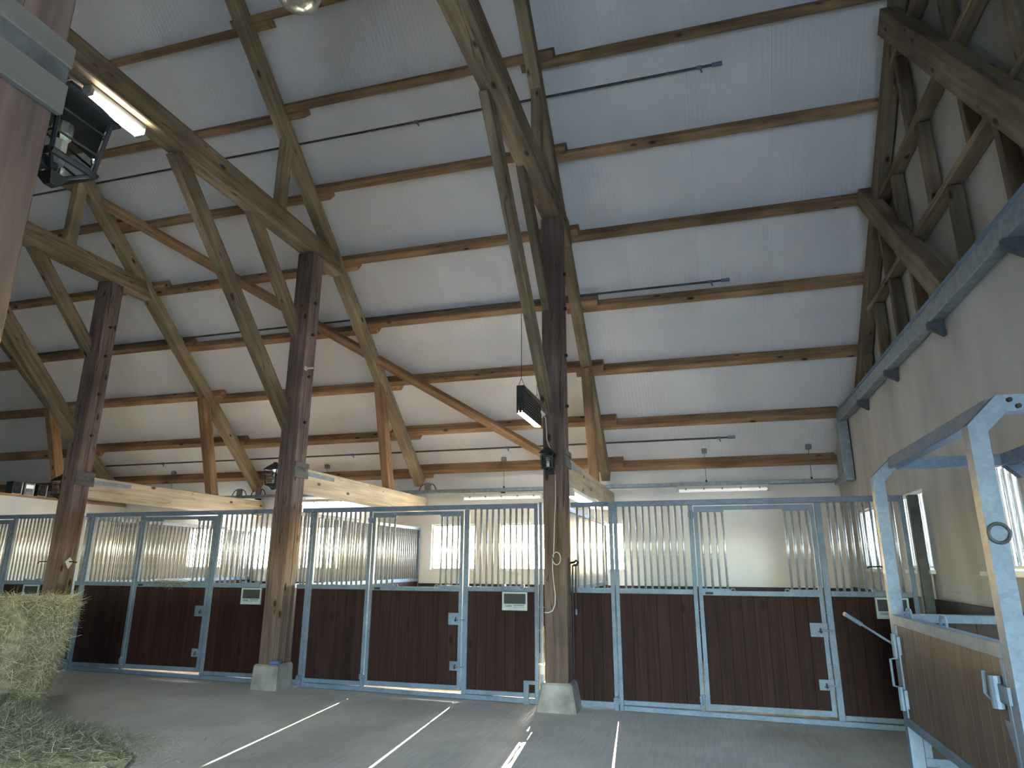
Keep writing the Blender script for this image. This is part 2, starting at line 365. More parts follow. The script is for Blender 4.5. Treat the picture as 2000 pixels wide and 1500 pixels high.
wall('wall_left', 'dark far end wall beyond the half height wall', 'X', XL, -.3, YN, YF, -.4, 9.9, [], 'gablesheet')
# gable above the right hand wall
gm = MB()
GX = 3.86
gm.add([(GX,YF+.3,3.70),(GX,YN-.3,3.70),(GX,YN-.3,zr(YF+.3)),(GX,YR,zr(YR)+.1),(GX,YF+.3,zr(YF+.3)),
        (GX+.1,YF+.3,3.70),(GX+.1,YN-.3,3.70),(GX+.1,YN-.3,zr(YF+.3)),(GX+.1,YR,zr(YR)+.1),(GX+.1,YF+.3,zr(YF+.3))],
       [(0,1,2,3,4),(9,8,7,6,5),(0,5,6,1),(1,6,7,2),(2,7,8,3),(3,8,9,4),(4,9,5,0)])
gable = tag(gm.build('wall_gable', 'gablesheet'), 'timber framed gable above the plastered end wall', kind='structure')
tag(MB().box(XR, GX, YN, YF, 3.70, 3.78).build('trim_1', 'gableplaster'), 'top ledge of the plastered end wall', kind='structure')
# half height wall on the left
hw = tag(MB().box(-11.34, -11.16, 0.0, YF, -.1, 2.70).build('wall_partition', 'plaster'), 'white half height wall closing the row of stalls', kind='structure')
MB().box(-11.37, -11.13, -0.03, YF, 2.70, 2.745).build('coping_board', 'trimwood', hw)
# roof of ribbed sandwich panels
def roof_side(name, label, sgn):
    root = empty(name, (0, 0, 0), label, kind='structure')
    y0 = YR; y1 = YF+.45 if sgn > 0 else 2*YR-YF-.45
    x = XL-.2; w = 1.0; me = None
    L = abs(y1-y0)
    while x < 4.05:
        ww = min(w, 4.05-x)
        mb = MB(); a = ww-.002
        mb.add([(0,0,0),(a,0,0),(a,sgn*L,-SL*L),(0,sgn*L,-SL*L),(0,0,.12),(a,0,.12),(a,sgn*L,-SL*L+.12),(0,sgn*L,-SL*L+.12)],
               [(0,3,2,1),(4,5,6,7),(0,1,5,4),(1,2,6,5),(2,3,7,6),(3,0,4,7)])
        if ww == w:
            if me is None: me = mb.mesh('panel', 'roof')
            use = me
        else: use = mb.mesh('panel', 'roof')
        link('panel', use, root, (x, y0, zr(y0)))
        x += w
    mb = MB(); mb.box(XL-.2, 4.05, min(y0, y1), max(y0, y1), 0, .02)
    mb.v = [(vx, vy, vz+zr(vy)+.125) for vx, vy, vz in mb.v]
    mb.build('outer_skin', 'darksteel', root)
roof_side('ceiling', 'white ribbed roof sheets sloping down to the stall wall', 1)
roof_side('ceiling', 'white ribbed roof sheets of the slope behind the camera', -1)

# windows
def window(i, plane, a, b, z0, z1, at, th, bars, label):
    """frame, glass, sill and, on the gable, bars; at = inner wall face, th signed thickness"""
    c = (a+b)/2
    def bx(mb, u0, u1, d0, d1, q0, q1, m=0):
        d0, d1 = sorted((at+d0*math.copysign(1, th), at+d1*math.copysign(1, th)))
        return mb.box(u0, u1, d0, d1, q0, q1, m) if plane == 'Y' else mb.box(d0, d1, u0, u1, q0, q1, m)
    loc = (c, at, z0) if plane == 'Y' else (at, c, z0)
    root = empty('window_%d' % i, loc, label, kind='structure')
    mb = MB(); t = .03
    bx(mb, a, a+t, .05, .11, z0, z1); bx(mb, b-t, b, .05, .11, z0, z1); bx(mb, a+t, b-t, .05, .11, z0, z0+t); bx(mb, a+t, b-t, .05, .11, z1-t, z1)
    mb.build('frame', 'white', root)
    bx(MB(), a+t, b-t, 0.077, .083, z0+t, z1-t).build('pane', 'glass', root)
    bx(MB(), a-.03, b+.03, -.05, .045, z0-.035, z0).build('sill', 'white', root)
    if bars:
        n = 8; me = None
        mb = MB(); bx(mb, a, b, .005, .035, z0+.02, z0+.045); bx(mb, a, b, .005, .035, z1-.045, z1-.02); mb.build('bar_rail', 'white', root)
        for k in range(n):
            u = a + (k+.5)*(b-a)/n
            p = (u, at, z0) if plane == 'Y' else (at+.02*math.copysign(1, th), u, z0)
            if me is None: me = MB().tube([(0,0,.02),(0,0,z1-z0-.02)], .013, 6).mesh('bar', 'white')
            link('bar', me, root, p)
wi = 1
for a, b in FAR_WIN:
    window(wi, 'Y', a, b, WZ0, WZ1, YF, .32, False, 'bright window in the wall behind the stalls, %s from the left' % ordn(wi-1)); wi += 1
for k, (a, b) in enumerate(GAB_WIN):
    window(wi, 'X', a, b, 1.44, 2.26, XR, .32, True, 'barred bright window in the grey end wall, %s from the far corner' % ordn(k)); wi += 1
for k, (a, b) in enumerate(NEAR_WIN):
    window(wi, 'Y', a, b, WZ0, WZ1, YN, -.32, False, 'window in the wall behind the camera, %s from the left' % ordn(k)); wi += 1
# portals guide the sky light through the openings (they give no light themselves)
def portal(loc, sx, sz, d):
    l = bpy.data.lights.new('portal', 'AREA'); l.shape = 'RECTANGLE'; l.size = sx; l.size_y = sz; l.cycles.is_portal = True
    o = bpy.data.objects.new('portal', l); COL.objects.link(o); o.location = loc; o.rotation_euler = Vector(d).to_track_quat('-Z', 'Z' if abs(d[2]) < .5 else 'Y').to_euler()
for a, b in FAR_WIN: portal(((a+b)/2, YF+.3, (WZ0+WZ1)/2), b-a, WZ1-WZ0, (0, -1, 0))
for a, b in GAB_WIN: portal((XR+.3, (a+b)/2, 1.85), b-a, .82, (-1, 0, 0))
for a, b in NEAR_WIN: portal(((a+b)/2, YN-.3, (WZ0+WZ1)/2), b-a, WZ1-WZ0, (0, 1, 0))
portal(((DOOR[0]+DOOR[1])/2, YN-.3, 1.27), DOOR[1]-DOOR[0], 2.66, (0, 1, 0))
# door frame behind the camera
d_ = MB(); d_.box(DOOR[0], DOOR[0]+.1, YN-.3, YN+.02, gz(DOOR[0]), 2.6); d_.box(DOOR[1]-.1, DOOR[1], YN-.3, YN+.02, gz(DOOR[1]), 2.6); d_.box(DOOR[0]+.1, DOOR[1]-.1, YN-.3, YN+.02, 2.5, 2.6)
tag(d_.build('door_1', 'steel'), 'steel frame of the wide doorway behind the camera', kind='structure')
# kick boards at the foot of the walls
def kick(name, label, boxes):
    root = empty(name, (boxes[0][0], boxes[0][2], boxes[0][4]), label, kind='structure')
    for q in boxes: MB().box(*q).build('board', 'darkboard', root, .004)
kick('baseboard_back', 'dark boards along the foot of the back wall inside the stalls',
     [(-11.1+i*2.1, min(-11.1+i*2.1+2.09, 3.6), YF-.035, YF-.002, gz(0)+.02+j*.39, gz(0)+.02+j*.39+.38) for i in range(7) for j in range(3)])
kick('baseboard_right', 'dark boards along the foot of the grey end wall',
     [(XR-.035, XR-.002, 4.1-(i+1)*2.1+.01, 4.1-i*2.1, gz(3.6)+.02+j*.41, gz(3.6)+.02+j*.41+.40) for i in range(5) for j in range(3)])
# grooved band and stains line above the boards
tag(MB().box(XR-.012, XR-.001, -5.5, -.12, 1.175, 1.245).build('trim_2', 'gableplaster', None), 'plaster skirting band above the dark boards of the end wall', kind='structure')
# trunking channel along the end wall and the back wall
t3 = empty('trim_3', (3.55, 0, 3.7), 'grey metal cable channel running along the end wall and the back wall', kind='structure')
c = MB(); c.box(3.50, 3.60, -8.5, 3.10, 3.60, 3.76); c.build('channel', 'sheet', t3, .004)
MB().box(3.49, 3.50, -8.5, 3.10, 3.75, 3.785).build('lip', 'steel', t3)
c = MB(); c.box(3.47, 3.61, 2.88, 3.10, 2.70, 3.60); c.box(3.52, 3.61, 3.10, 4.05, 2.76, 2.85); c.build('riser', 'sheet', t3, .01)
c = MB(); c.box(-11.1, 3.5, 3.93, 4.05, 2.80, 2.862); c.build('tray', 'sheet', t3, .004)
bm_ = MB().add([(0,-.03,0),(.13,-.03,0),(.13,.03,0),(0,.03,0),(0,-.03,-.06),(.13,-.03,-.14),(.13,.03,-.14),(0,.03,-.06)], [(3,2,1,0),(4,5,6,7),(0,1,5,4),(1,2,6,5),(2,3,7,6),(3,0,4,7)]).mesh('bracket', 'darksteel')
for y in (1.55, .1, -1.47, -3.1, -4.7, -6.3): link('bracket', bm_, t3, (3.48, y, 3.60))
for x in (-10.0, -7.6, -4.2, -2.2): MB().box(x-.02, x+.02, 4.04, 4.2, 2.78, 2.81).build('bracket', 'darksteel', t3)

# gable framing (children of the gable wall)
GXc = 3.78
def gt(name, y0, z0, y1, z1, w=.08, d=.12, x=GXc):
    return timber(name, (x, y0, z0), (x, y1, z1), d, w, 'gabletimber', gable, .006)
for y in (1.95, 1.05, .27, -.50, -1.78, -2.80, -3.6, -4.6, -5.6): gt('stud', y, 3.78, y, min(4.75, zr(y, 6.0)))
for y in (.35, -.40, -1.35, -2.35, -3.3, -4.4, -5.5): gt('stud', y, 4.84, y, min(5.72, zr(y, 6.1)))
for y in (-1.1, -2.35, -3.55, -4.7): gt('stud', y, 5.82, y, zr(y, 6.2))
gt('noggin', 1.35, 4.79, -7.9, 4.79, .065, .14); gt('noggin', .30, 5.77, -7.2, 5.77, .065, .14); gt('noggin', -.9, 6.75, -6.2, 6.75, .065, .14)
gt('gable_brace', -1.22, 7.12, -3.75, 3.80, .26, .16, 3.68); gt('gable_brace', .55, 6.03, -1.55, 3.80, .22, .16, 3.68)
gt('gable_rafter', 2.65, zr(2.65, 6.10), YR, zr(YR, 6.10), .22, .14, 3.77); gt('gable_rafter', 2*YR-2.65, zr(2.65, 6.10), YR, zr(YR, 6.10), .22, .14, 3.77)

# ------------------------------------------------------------------ timber trusses
def truss(X, label, near=False, low=True):
    root = empty('timber_truss', (X, -3.55, gz(X)), label, 'truss', 'timber trusses of the stable roof')
    xl, xr = X-.13, X+.13
    def post(ys):
        s = 1 if ys == 0 else -1
        y0, y1 = (-.30, -.04) if s > 0 else (2*YR+.04, 2*YR+.30)
        ya = y0+.145 if s > 0 else y1-.145
        z0 = gz(X)+.27
        L = 5.86-z0
        mb = MB()
        mb.box(0, L, -.13, .13, y0, ya-.003); mb.box(0, L, -.13, .13, ya+.003, y1); mb.box(.3, L-.3, -.118, .118, ya-.02, ya+.02)
        # local x up, local y = -world x, local z = world y
        me = mb.mesh('post', 'post', .007)
        o = bpy.data.objects.new('post', me); COL.objects.link(o); o.parent = root
        m = Matrix(((0, -1, 0), (0, 0, 1), (1, 0, 0))).to_4x4(); m.translation = Vector((X, 0, z0)) - PB['timber_truss' if root.name == 'timber_truss' else root.name]
        o.matrix_basis = m; PB[o.name] = Vector((X, 0, z0))
        cy = (y0+y1)/2
        MB().frustum((X, cy), (*[((.235, .225) if X > -1 else (.19, .20))][0],), (*[((.168, .162) if X > -1 else (.172, .172))][0],), gz(X)-.06, gz(X)+.285).build('footing', 'concrete', root, .02)
        return o
    def mir(y): return 2*YR-y
    post(0); post(1)
    timber('tie_beam', (X, .47, 6.01), (X, mir(.47), 6.01), .24, .29, 'beam', root, .012, ends=(.10, .10))
    xr_ = X+.0
    for f in (lambda y: y, mir):
        timber('rafter', (xr_, f(4.08), zr(4.08, 6.48)), (xr_, f(-3.53), zr(-3.53, 6.48)), .15, .23, 'rafter', root)
        timber('long_brace', (X-.078, f(-.14), 3.226), (X-.078, f(-2.77), 5.92), .095, .235, 'beam', root)
        timber('short_brace', (X-.078, f(-.14), 4.56), (X-.078, f(-1.48), 5.96), .095, .21, 'beam', root)
        timber('queen_strut', (X, f(-1.0), 6.12), (X, f(-1.0), zr(-1.0, 6.45)), .12, .17, 'rafter', root)
        timber('eaves_strut', (X, f(2.18), zr(2.18, 6.38)), (X, f(2.74), 2.70 if low else 2.76), .14, .20, 'purlin', root)
        if low: timber('aisle_beam', (X, f(-.06), 2.585), (X, f(4.16), 2.585), .245, .31, 'pale', root, .01)
    # grey boards and strap where the low beam passes the post
    for f in ((lambda y: y), mir):
        a, b = sorted((f(-.31), f(.01)))
        if low:
            MB().box(X+.131, X+.152, a, b, 2.735, 2.800).build('joint_board', 'greypaint', root, .003)
            MB().box(X+.131, X+.152, a, b, 2.595, 2.683).build('joint_board', 'greypaint', root, .003)
            MB().box(X+.131, X+.138, a, b, 2.683, 2.735).build('joint_groove', 'groove', root)
            c_ = sorted((f(.01), f(.72)))
            MB().box(X+.122, X+.128, c_[0], c_[1], 2.640, 2.700).build('steel_strap', 'sheet', root)
    for z in (4.62, 4.0, 3.35, 5.1):
        mb = MB(); mb.tube([(X+.12, -.17, z), (X+.165, -.17, z)], .022, 6); mb.build('bolt', 'iron', root)
    return root
XT = (-7.59, -3.885, -.235, -11.35)
truss(-7.59, 'timber truss whose far post stands right behind the hay bale')
tA = truss(-3.885, 'timber truss with the lit lamp under its tie beam, between the two left stalls')
truss(-.235, 'timber truss with the white cord on its post, nearest to the end wall')
truss(-11.35, 'dark timber truss above the white half height wall on the left', low=False)

# ------------------------------------------------------------------ purlins, wind brace, pipes
PY = [4.10, 3.36, 2.49, 1.585, .70, -.19, -1.09, -1.95, -2.80]
BAYS = [(-15.15, -11.35, 0, 'beyond the half height wall'), (-11.35, -7.59, 1, 'left of the hay bale post'),
        (-7.59, -3.885, 0, 'left of the lamp truss'), (-3.885, -.235, 1, 'above the hanging black lamp'), (-.235, 3.80, 0, 'beside the gable')]
ang = math.atan(SL)
for x0, x1, up, where in BAYS:
    for side in (0, 1):
        for i, y in enumerate(PY):
            yy = y - (.075 if up else -.0)
            a = x0 - (random.uniform(.16, .30) if x0 > -15 else 0); b = x1 + (random.uniform(.18, .34) if x1 < 3 else 0)
            if x1 > 3 and i < 2: b = 3.59
            yc = yy + .025; zc = zr(yc, 6.713)
            if side:
                yc = 2*YR - yc
            sd = Vector((0, math.cos(ang), -math.sin(ang))) if not side else Vector((0, -math.cos(ang), -math.sin(ang)))
            o = timber('roof_purlin', (a, yc, zc), (b, yc, zc), .105, .19, 'purlin', None, .007, side=sd)
            if side:
                tag(o, '%s purlin %s on the roof slope behind the camera' % (ordn(i), where), 'purlin', 'roof purlins behind the camera')
            else:
                tag(o, 'brown roof purlin %s, %s from the back wall' % (where, ordn(i)), 'purlin', 'roof purlins over the stalls')
n0 = Vector((0, SL, 1)).normalized()
def roofpt(x, y, c): return Vector((x, y, c-SL*y))
tag(timber('wind_brace', roofpt(-8.25, -1.10, 6.555), roofpt(-.78, 4.06, 6.555), .15, .10, 'purlin', None, .006, side=Vector((0, 1, -SL))),
    'long diagonal wind brace crossing under the purlins', 'brace')
for k, (y, lab) in enumerate(((-.77, 'thin grey water pipe highest on the roof slope'), (1.445, 'thin grey water pipe halfway up the roof slope'), (3.69, 'thin grey water pipe lowest on the roof, near the tube lamps'))):
    z = zr(y, 6.70)
    root = empty('water_pipe', (-11, y, z), lab, 'pipe', 'water pipes under the roof sheets')
    MB().tube([(-11.6, y, z), (1.95, y, z)], .016, 8).build('pipe', 'darksteel', root)
    MB().tube([(1.90, y, z), (2.02, y, z)], .026, 8).build('end_cap', 'steel', root)
    for x in (-9.8, -5.2, -2.0, 1.75):
        mb = MB(); mb.tube([(x, y, z+.02), (x+.03, y+.02, z-.06)], .012, 6); mb.tube([(x-.03, y, z), (x+.03, y, z)], .024, 8); mb.build('nozzle', 'steel', root)

# ------------------------------------------------------------------ stalls
BAR_H = .92
Z_TOP, Z_MID = 2.20, 1.225
bar_me = MB().tube([(0, 0, 0), (0, 0, 1)], .0135, 8).mesh('bar', 'barsteel', smooth=True)
def bars(parent, xa, xb, n, z0, z1, y=.0, ends=False):
    for k in range(n):
        x = xa + (k+1)*(xb-xa)/(n+1) if not ends else xa + k*(xb-xa)/(n-1)
        o = link('bar', bar_me, parent, (x, y, z0)); o.scale = (1, 1, z1-z0)
plank_me = {}
def planks(parent, xa, xb, z0, z1, y=.0, pw=.125, mat='plank', th=.03, along='X'):
    n = max(1, round((xb-xa)/pw)); w = (xb-xa)/n
    key = (mat, along)
    if key not in plank_me:
        g_ = .02
        mb = MB()
        if along == 'X': mb.prism([(g_, -.5), (1-g_, -.5), (1, -.35), (1, .5), (0, .5), (0, -.35)], 'Z', 0, 1)
        else: mb.prism([(-.5, g_), (-.5, 1-g_), (-.35, 1), (.35, 1), (.5, 1-g_), (.5, g_), (.35, 0), (-.35, 0)], 'Z', 0, 1)
        plank_me[key] = mb
    for k in range(n):
        me = plank_me.get((key, round(w, 4), round(z1-z0, 3)))
        if me is None:
            src = plank_me[key]; mb = MB()
            sc = (w, th, z1-z0) if along == 'X' else (th, w, z1-z0)
            mb.v = [(a*sc[0], b*sc[1], c_*sc[2]) for a, b, c_ in src.v]; mb.f = src.f; mb.m = src.m
            me = mb.mesh('plank', mat); plank_me[(key, round(w, 4), round(z1-z0, 3))] = me
        link('plank', me, parent, (xa+k*w, y, z0) if along == 'X' else (y, xa+k*w, z0))
def rail(mb, x0, x1, z0, z1, d=.045, y=0.0): mb.box(x0, x1, y-d/2, y+d/2, z0, z1)
def clamp(parent, x, z):
    mb = MB(); mb.box(x-.035, x+.035, -.05, -.024, z-.03, z+.03); mb.tube([(x-.03, -.055, z), (x+.03, -.055, z)], .013, 6); mb.tube([(x, -.024, z+.035), (x, -.075, z+.035)], .012, 6)
    mb.build('clamp', 'steel', parent)
def hinge(parent, x, z):
    mb = MB(); mb.tube([(x, -.035, z-.05), (x, -.035, z+.05)], .016, 8); mb.box(x-.04, x+.03, -.034, -.022, z-.03, z+.03); mb.build('hinge', 'steel', parent)
def stall(x0, xh, xd, xe, xf, label, sign=True, feeder=True, endpost=True, lower_end=None):
    """x0 pair of posts, xh hinge post, xd door post, xe end post, xf left limit of the filler panel"""
    f0, f1, f2 = gz(x0), gz(xh), gz(xe)
    root = empty('stall_front', ((x0+xe)/2, 0, gz((x0+xe)/2)), label, 'stall front', 'stall fronts with barred tops')
    pw = .045
    def post(x, w=pw, z1=Z_TOP+.0): return MB().box(x-w/2, x+w/2, -.0225, .0225, gz(x)-.01, z1)
    # filler panel, between the timber post and the pair of posts
    if xf is not None:
        fp = empty('filler_panel', ((xf+x0)/2, 0, gz(x0)), parent=root)
        mb = MB(); xa, xb = xf, x0-.004
        mb.box(xb-pw, xb, -.0225, .0225, gz(x0), Z_TOP)
        rail(mb, xa, xb-pw, Z_TOP-.055, Z_TOP); rail(mb, xa, xb-pw, Z_MID-.055, Z_MID); rail(mb, xa, xb-pw, gz(x0)+.02, gz(x0)+.085)
        mb.build('frame', 'steel', fp, .004)
        nb = max(2, round((xb-pw-xa)/.078)-1)
        bars(fp, xa, xb-pw, nb, Z_MID, Z_TOP-.055)
        planks(fp, xa, xb-pw, gz(x0)+.085, Z_MID-.055)
    # posts and head rail
    mb = MB(); xa = x0+.004
    mb.box(xa, xa+pw, -.0225, .0225, gz(x0), Z_TOP)
    mb.box(xh-pw, xh, -.0225, .0225, gz(xh), Z_TOP-.06); mb.box(xd-.002, xd+pw+.015, -.0225, .0225, gz(xd), Z_TOP-.06)
    mb.box(xe-pw, xe, -.0225, .0225, gz(xe), Z_TOP)
    rail(mb, xa+pw, xe-pw, Z_TOP-.058, Z_TOP, .05)
    mb.build('frame', 'steel', root, .004)
    # sill rail runs along the ground and follows its fall
    a_, b_ = xa+pw, xe-pw
    mb = MB().add([(a_,-.03,gz(a_)+.005),(b_,-.03,gz(b_)+.005),(b_,.03,gz(b_)+.005),(a_,.03,gz(a_)+.005),(a_,-.03,gz(a_)+.058),(b_,-.03,gz(b_)+.058),(b_,.03,gz(b_)+.058),(a_,.03,gz(a_)+.058)],
                  [(0,3,2,1),(4,5,6,7),(0,1,5,4),(1,2,6,5),(2,3,7,6),(3,0,4,7)])
    mb.build('ground_rail', 'steel', root, .004)
    # left and right fixed panels
    for nm, pa, pb in (('left_panel', xa+pw, xh-pw), ('right_panel', xd+pw+.015, xe-pw)):
        zb = max(gz(pa), gz(pb))+.06
        p = empty(nm, ((pa+pb)/2, 0, zb), parent=root)
        mb = MB(); rail(mb, pa, pb, Z_MID-.055, Z_MID); mb.build('rail', 'steel', p, .004); mb = MB(); rail(mb, pa, pb, zb, zb+.05); mb.build('rail', 'steel', p, .004)
        bars(p, pa, pb, 10, Z_MID, Z_TOP-.058)
        planks(p, pa, pb, zb+.05, Z_MID-.055)
        if nm == 'right_panel' and sign:
            sx = pa + .53*(pb-pa); w, h = .305, .205; z1 = Z_MID-.057
            mb = MB(); t = .018
            mb.box(sx, sx+t, -.04, -.018, z1-h, z1); mb.box(sx+w-t, sx+w, -.04, -.018, z1-h, z1); mb.box(sx+t, sx+w-t, -.04, -.018, z1-t, z1); mb.box(sx+t, sx+w-t, -.04, -.018, z1-h, z1-h+t)
            mb.box(sx+t, sx+w-t, -.036, -.018, z1-h+t, z1-h+.072)
            mb.box(sx+t, sx+w-t, -.026, -.018, z1-h+.072, z1-t, 1)
            q = sx+t+.012                                    # the printed strip: a small emblem field and two lines of type
            mb.box(q, q+.085, -.0372, -.036, z1-h+.036, z1-h+.062, 2)
            rr = random.Random(5)
            xx = q+.11
            while xx < sx+w-t-.02:
                l_ = rr.uniform(.006, .014); mb.box(xx, xx+l_, -.0372, -.036, z1-h+.052, z1-h+.064, 3); xx += l_+.003
            xx = q+.11
            while xx < sx+w-t-.02:
                l_ = rr.uniform(.004, .009); mb.box(xx, xx+l_, -.0372, -.036, z1-h+.034, z1-h+.041, 3); xx += l_+rr.choice((.003, .003, .012))
            mb.build('name_board', ['board', 'slate', 'sheet', 'ink'], p)
            if feeder:
                mb = MB(); mb.box(sx+.0, sx+w-.05, -.034, -.0235, Z_MID-.05, Z_MID+.012); mb.box(sx-.01, sx+.03, -.05, .02, Z_MID-.012, Z_MID+.03); mb.box(sx+w-.08, sx+w-.04, -.05, .02, Z_MID-.012, Z_MID+.03)
                mb.build('feed_flap_bracket', 'steel', p, .003)
    # door
    da, db = xh+.013, xd-.015
    zb = max(gz(da), gz(db))+.075
    D = empty('door', (da, 0, zb), parent=root)
    mb = MB(); ds = .042
    mb.box(da, da+ds, -.021, .021, zb, Z_TOP-.075); mb.box(db-ds, db, -.021, .021, zb, Z_TOP-.075)
    rail(mb, da+ds, db-ds, Z_TOP-.117, Z_TOP-.075, .042); rail(mb, da+ds, db-ds, Z_MID-.06, Z_MID-.012, .042); rail(mb, da+ds, db-ds, zb, zb+.055, .042)
    wdt = db-da
    gl, gr = da+.245*wdt, db-.235*wdt
    mb.box(da+ds, gl+.02, -.015, .015, Z_MID-.012, Z_MID+.010); mb.box(gr-.02, db-ds, -.015, .015, Z_MID-.012, Z_MID+.010)
    mb.box(da+ds, gl+.02, -.015, .015, Z_TOP-.137, Z_TOP-.117); mb.box(gr-.02, db-ds, -.015, .015, Z_TOP-.137, Z_TOP-.117)
    for xx, sg in ((gl+.02, 1), (gr-.02, -1)):
        mb.tube([(xx, 0, Z_MID-.012), (xx+.02*sg, 0, Z_MID+.012), (xx+.045*sg, 0, Z_MID+.012), (xx+.055*sg, 0, Z_MID-.012)], .009, 6)
    mb.build('door_frame', 'steel', D, 0)
    bars(D, da+ds+.035, gl, 4, Z_MID+.005, Z_TOP-.125, ends=True); bars(D, gr, db-ds-.035, 4, Z_MID+.005, Z_TOP-.125, ends=True)
    planks(D, da+ds, db-ds, zb+.055, Z_MID-.06)
    for z, w_, h_ in ((.845, .165, .135), (.32, .135, .10)):
        z += (gz(xd)+.05)*.3
        mb = MB(); mb.box(db-w_, db+.004, -.031, -.022, z-h_/2, z+h_/2)
        mb.box(db-.075, db-.060, -.0335, -.031, z-.012, z+.018, 1); mb.box(db-.088, db-.046, -.0335, -.031, z-.022, z-.012, 1)
        mb.tube([(db-.08, -.036, z-.005), (db+.05, -.036, z-.005)], .009, 8)
        mb.tube([(db-.067, -.031, z), (db-.067, -.055, z), (db-.067, -.055, z-.03)], .007, 6, 1)
        mb.build('lock_plate', ['steel', 'iron'], D)
    hinge(root, xh-.01, Z_TOP-.12-.05); hinge(root, xh-.01, gz(xh)+.17)
    MB().box(da+.07, da+.15, -.0245, -.021, Z_MID-.05, Z_MID-.025).build('rating_plate', 'iron', D)
    clamp(root, x0, Z_TOP-.09); clamp(root, x0-.02, gz(x0)+.10)
    if lower_end:
        mb = MB(); mb.box(xe-.17, xe-.01, -.05, -.03, gz(xe)+.21, gz(xe)+.25); mb.box(xe-.17, xe-.11, -.05, -.03, gz(xe)-.0, gz(xe)+.21)
        mb.build('foot_bracket', 'steel', root)
    return root
stall(-11.02, -10.12, -8.875, -7.98, None, 'barred stall front at the far left, left of the hay bale post')
stall(-7.316, -6.387, -5.108, -4.10, -7.455, 'barred stall front right behind the hay bale')
stall(-3.575, -2.712, -1.437, -.505, -3.75, 'barred stall front between the two middle posts, backlit by windows', lower_end=True)
stall(.397, 1.300, 2.584, 3.45, -.10, 'barred stall front nearest the grey end wall, behind the metal stocks')
# thin post closing the gap beside the middle timber post, and the dark end posts
tag(MB().box(-.485, -.45, -.03, .01, gz(-.46), Z_TOP+.01).build('gap_post', 'steel', None, .004), 'thin steel post squeezed beside the corded timber post', 'post')
tag(MB().box(3.49, 3.585, -.06, .04, gz(3.5), Z_TOP+.0).build('end_post', 'darksteel', None, .006), 'dark steel post against the grey end wall', 'post')

def partition(X, label, solid=False, y1=YF-.04, ya=.05):
    root = empty('stall_partition', (X, 2.1, gz(X)), label, 'partition', 'partitions between the stalls')
    mb = MB()
    for y in (ya, y1-.045): mb.box(X-.0225, X+.0225, y, y+.045, gz(X), 2.17)
    mb.box(X-.0225, X+.0225, ya+.045, y1-.045, 2.12, 2.17); mb.box(X-.0225, X+.0225, ya+.045, y1-.045, 1.17, 1.225); mb.box(X-.0225, X+.0225, ya+.045, y1-.045, gz(X)+.02, gz(X)+.07)
    mb.build('frame', 'steel', root)
    planks(root, ya+.045, y1-.045, gz(X)+.07, 1.17, X, .14, 'plank', .03, 'Y')
    if solid:
        MB().box(X-.006, X+.006, ya+.045, y1-.045, 1.225, 2.12).build('metal_sheet', 'sheet', root)
    else:
        n = int((y1-ya-.09)/.088)
        for k in range(n):
            o = link('bar', bar_me, root, (X, ya+.045+(k+1)*(y1-ya-.09)/(n+1), 1.225)); o.scale = (1, 1, .895)
    return root
partition(-7.60, 'barred partition seen through the door behind the hay bale')
partition(-3.90, 'barred partition left of the windows in the middle stall')
partition(-.20, 'partition with solid metal sheet to the right of the corded post', solid=True, y1=3.46)
# straw on the stall floors
def bedding(x0, x1, label):
    nx, ny = 30, 34; vs = []; fs = []
    for j in range(ny+1):
        for i in range(nx+1):
            x = x0+(x1-x0)*i/nx; y = .08+(YF-.16)*j/ny
            vs.append((x, y, gz(x)+.01+random.uniform(0, .04)))
    for j in range(ny):
        for i in range(nx): a = j*(nx+1)+i; fs.append((a, a+1, a+nx+2, a+nx+1))
    tag(MB().add(vs, fs).build('straw_bedding', 'straw', None), label, 'bedding', 'straw on the stall floors', 'stuff')
bedding(-11.1, -7.65, 'straw on the floor of the leftmost stall'); bedding(-7.55, -3.95, 'straw on the floor of the stall behind the hay bale')
bedding(-3.85, -.25, 'straw on the floor of the middle stall'); bedding(-.15, 3.55, 'straw on the floor of the stall nearest the end wall')

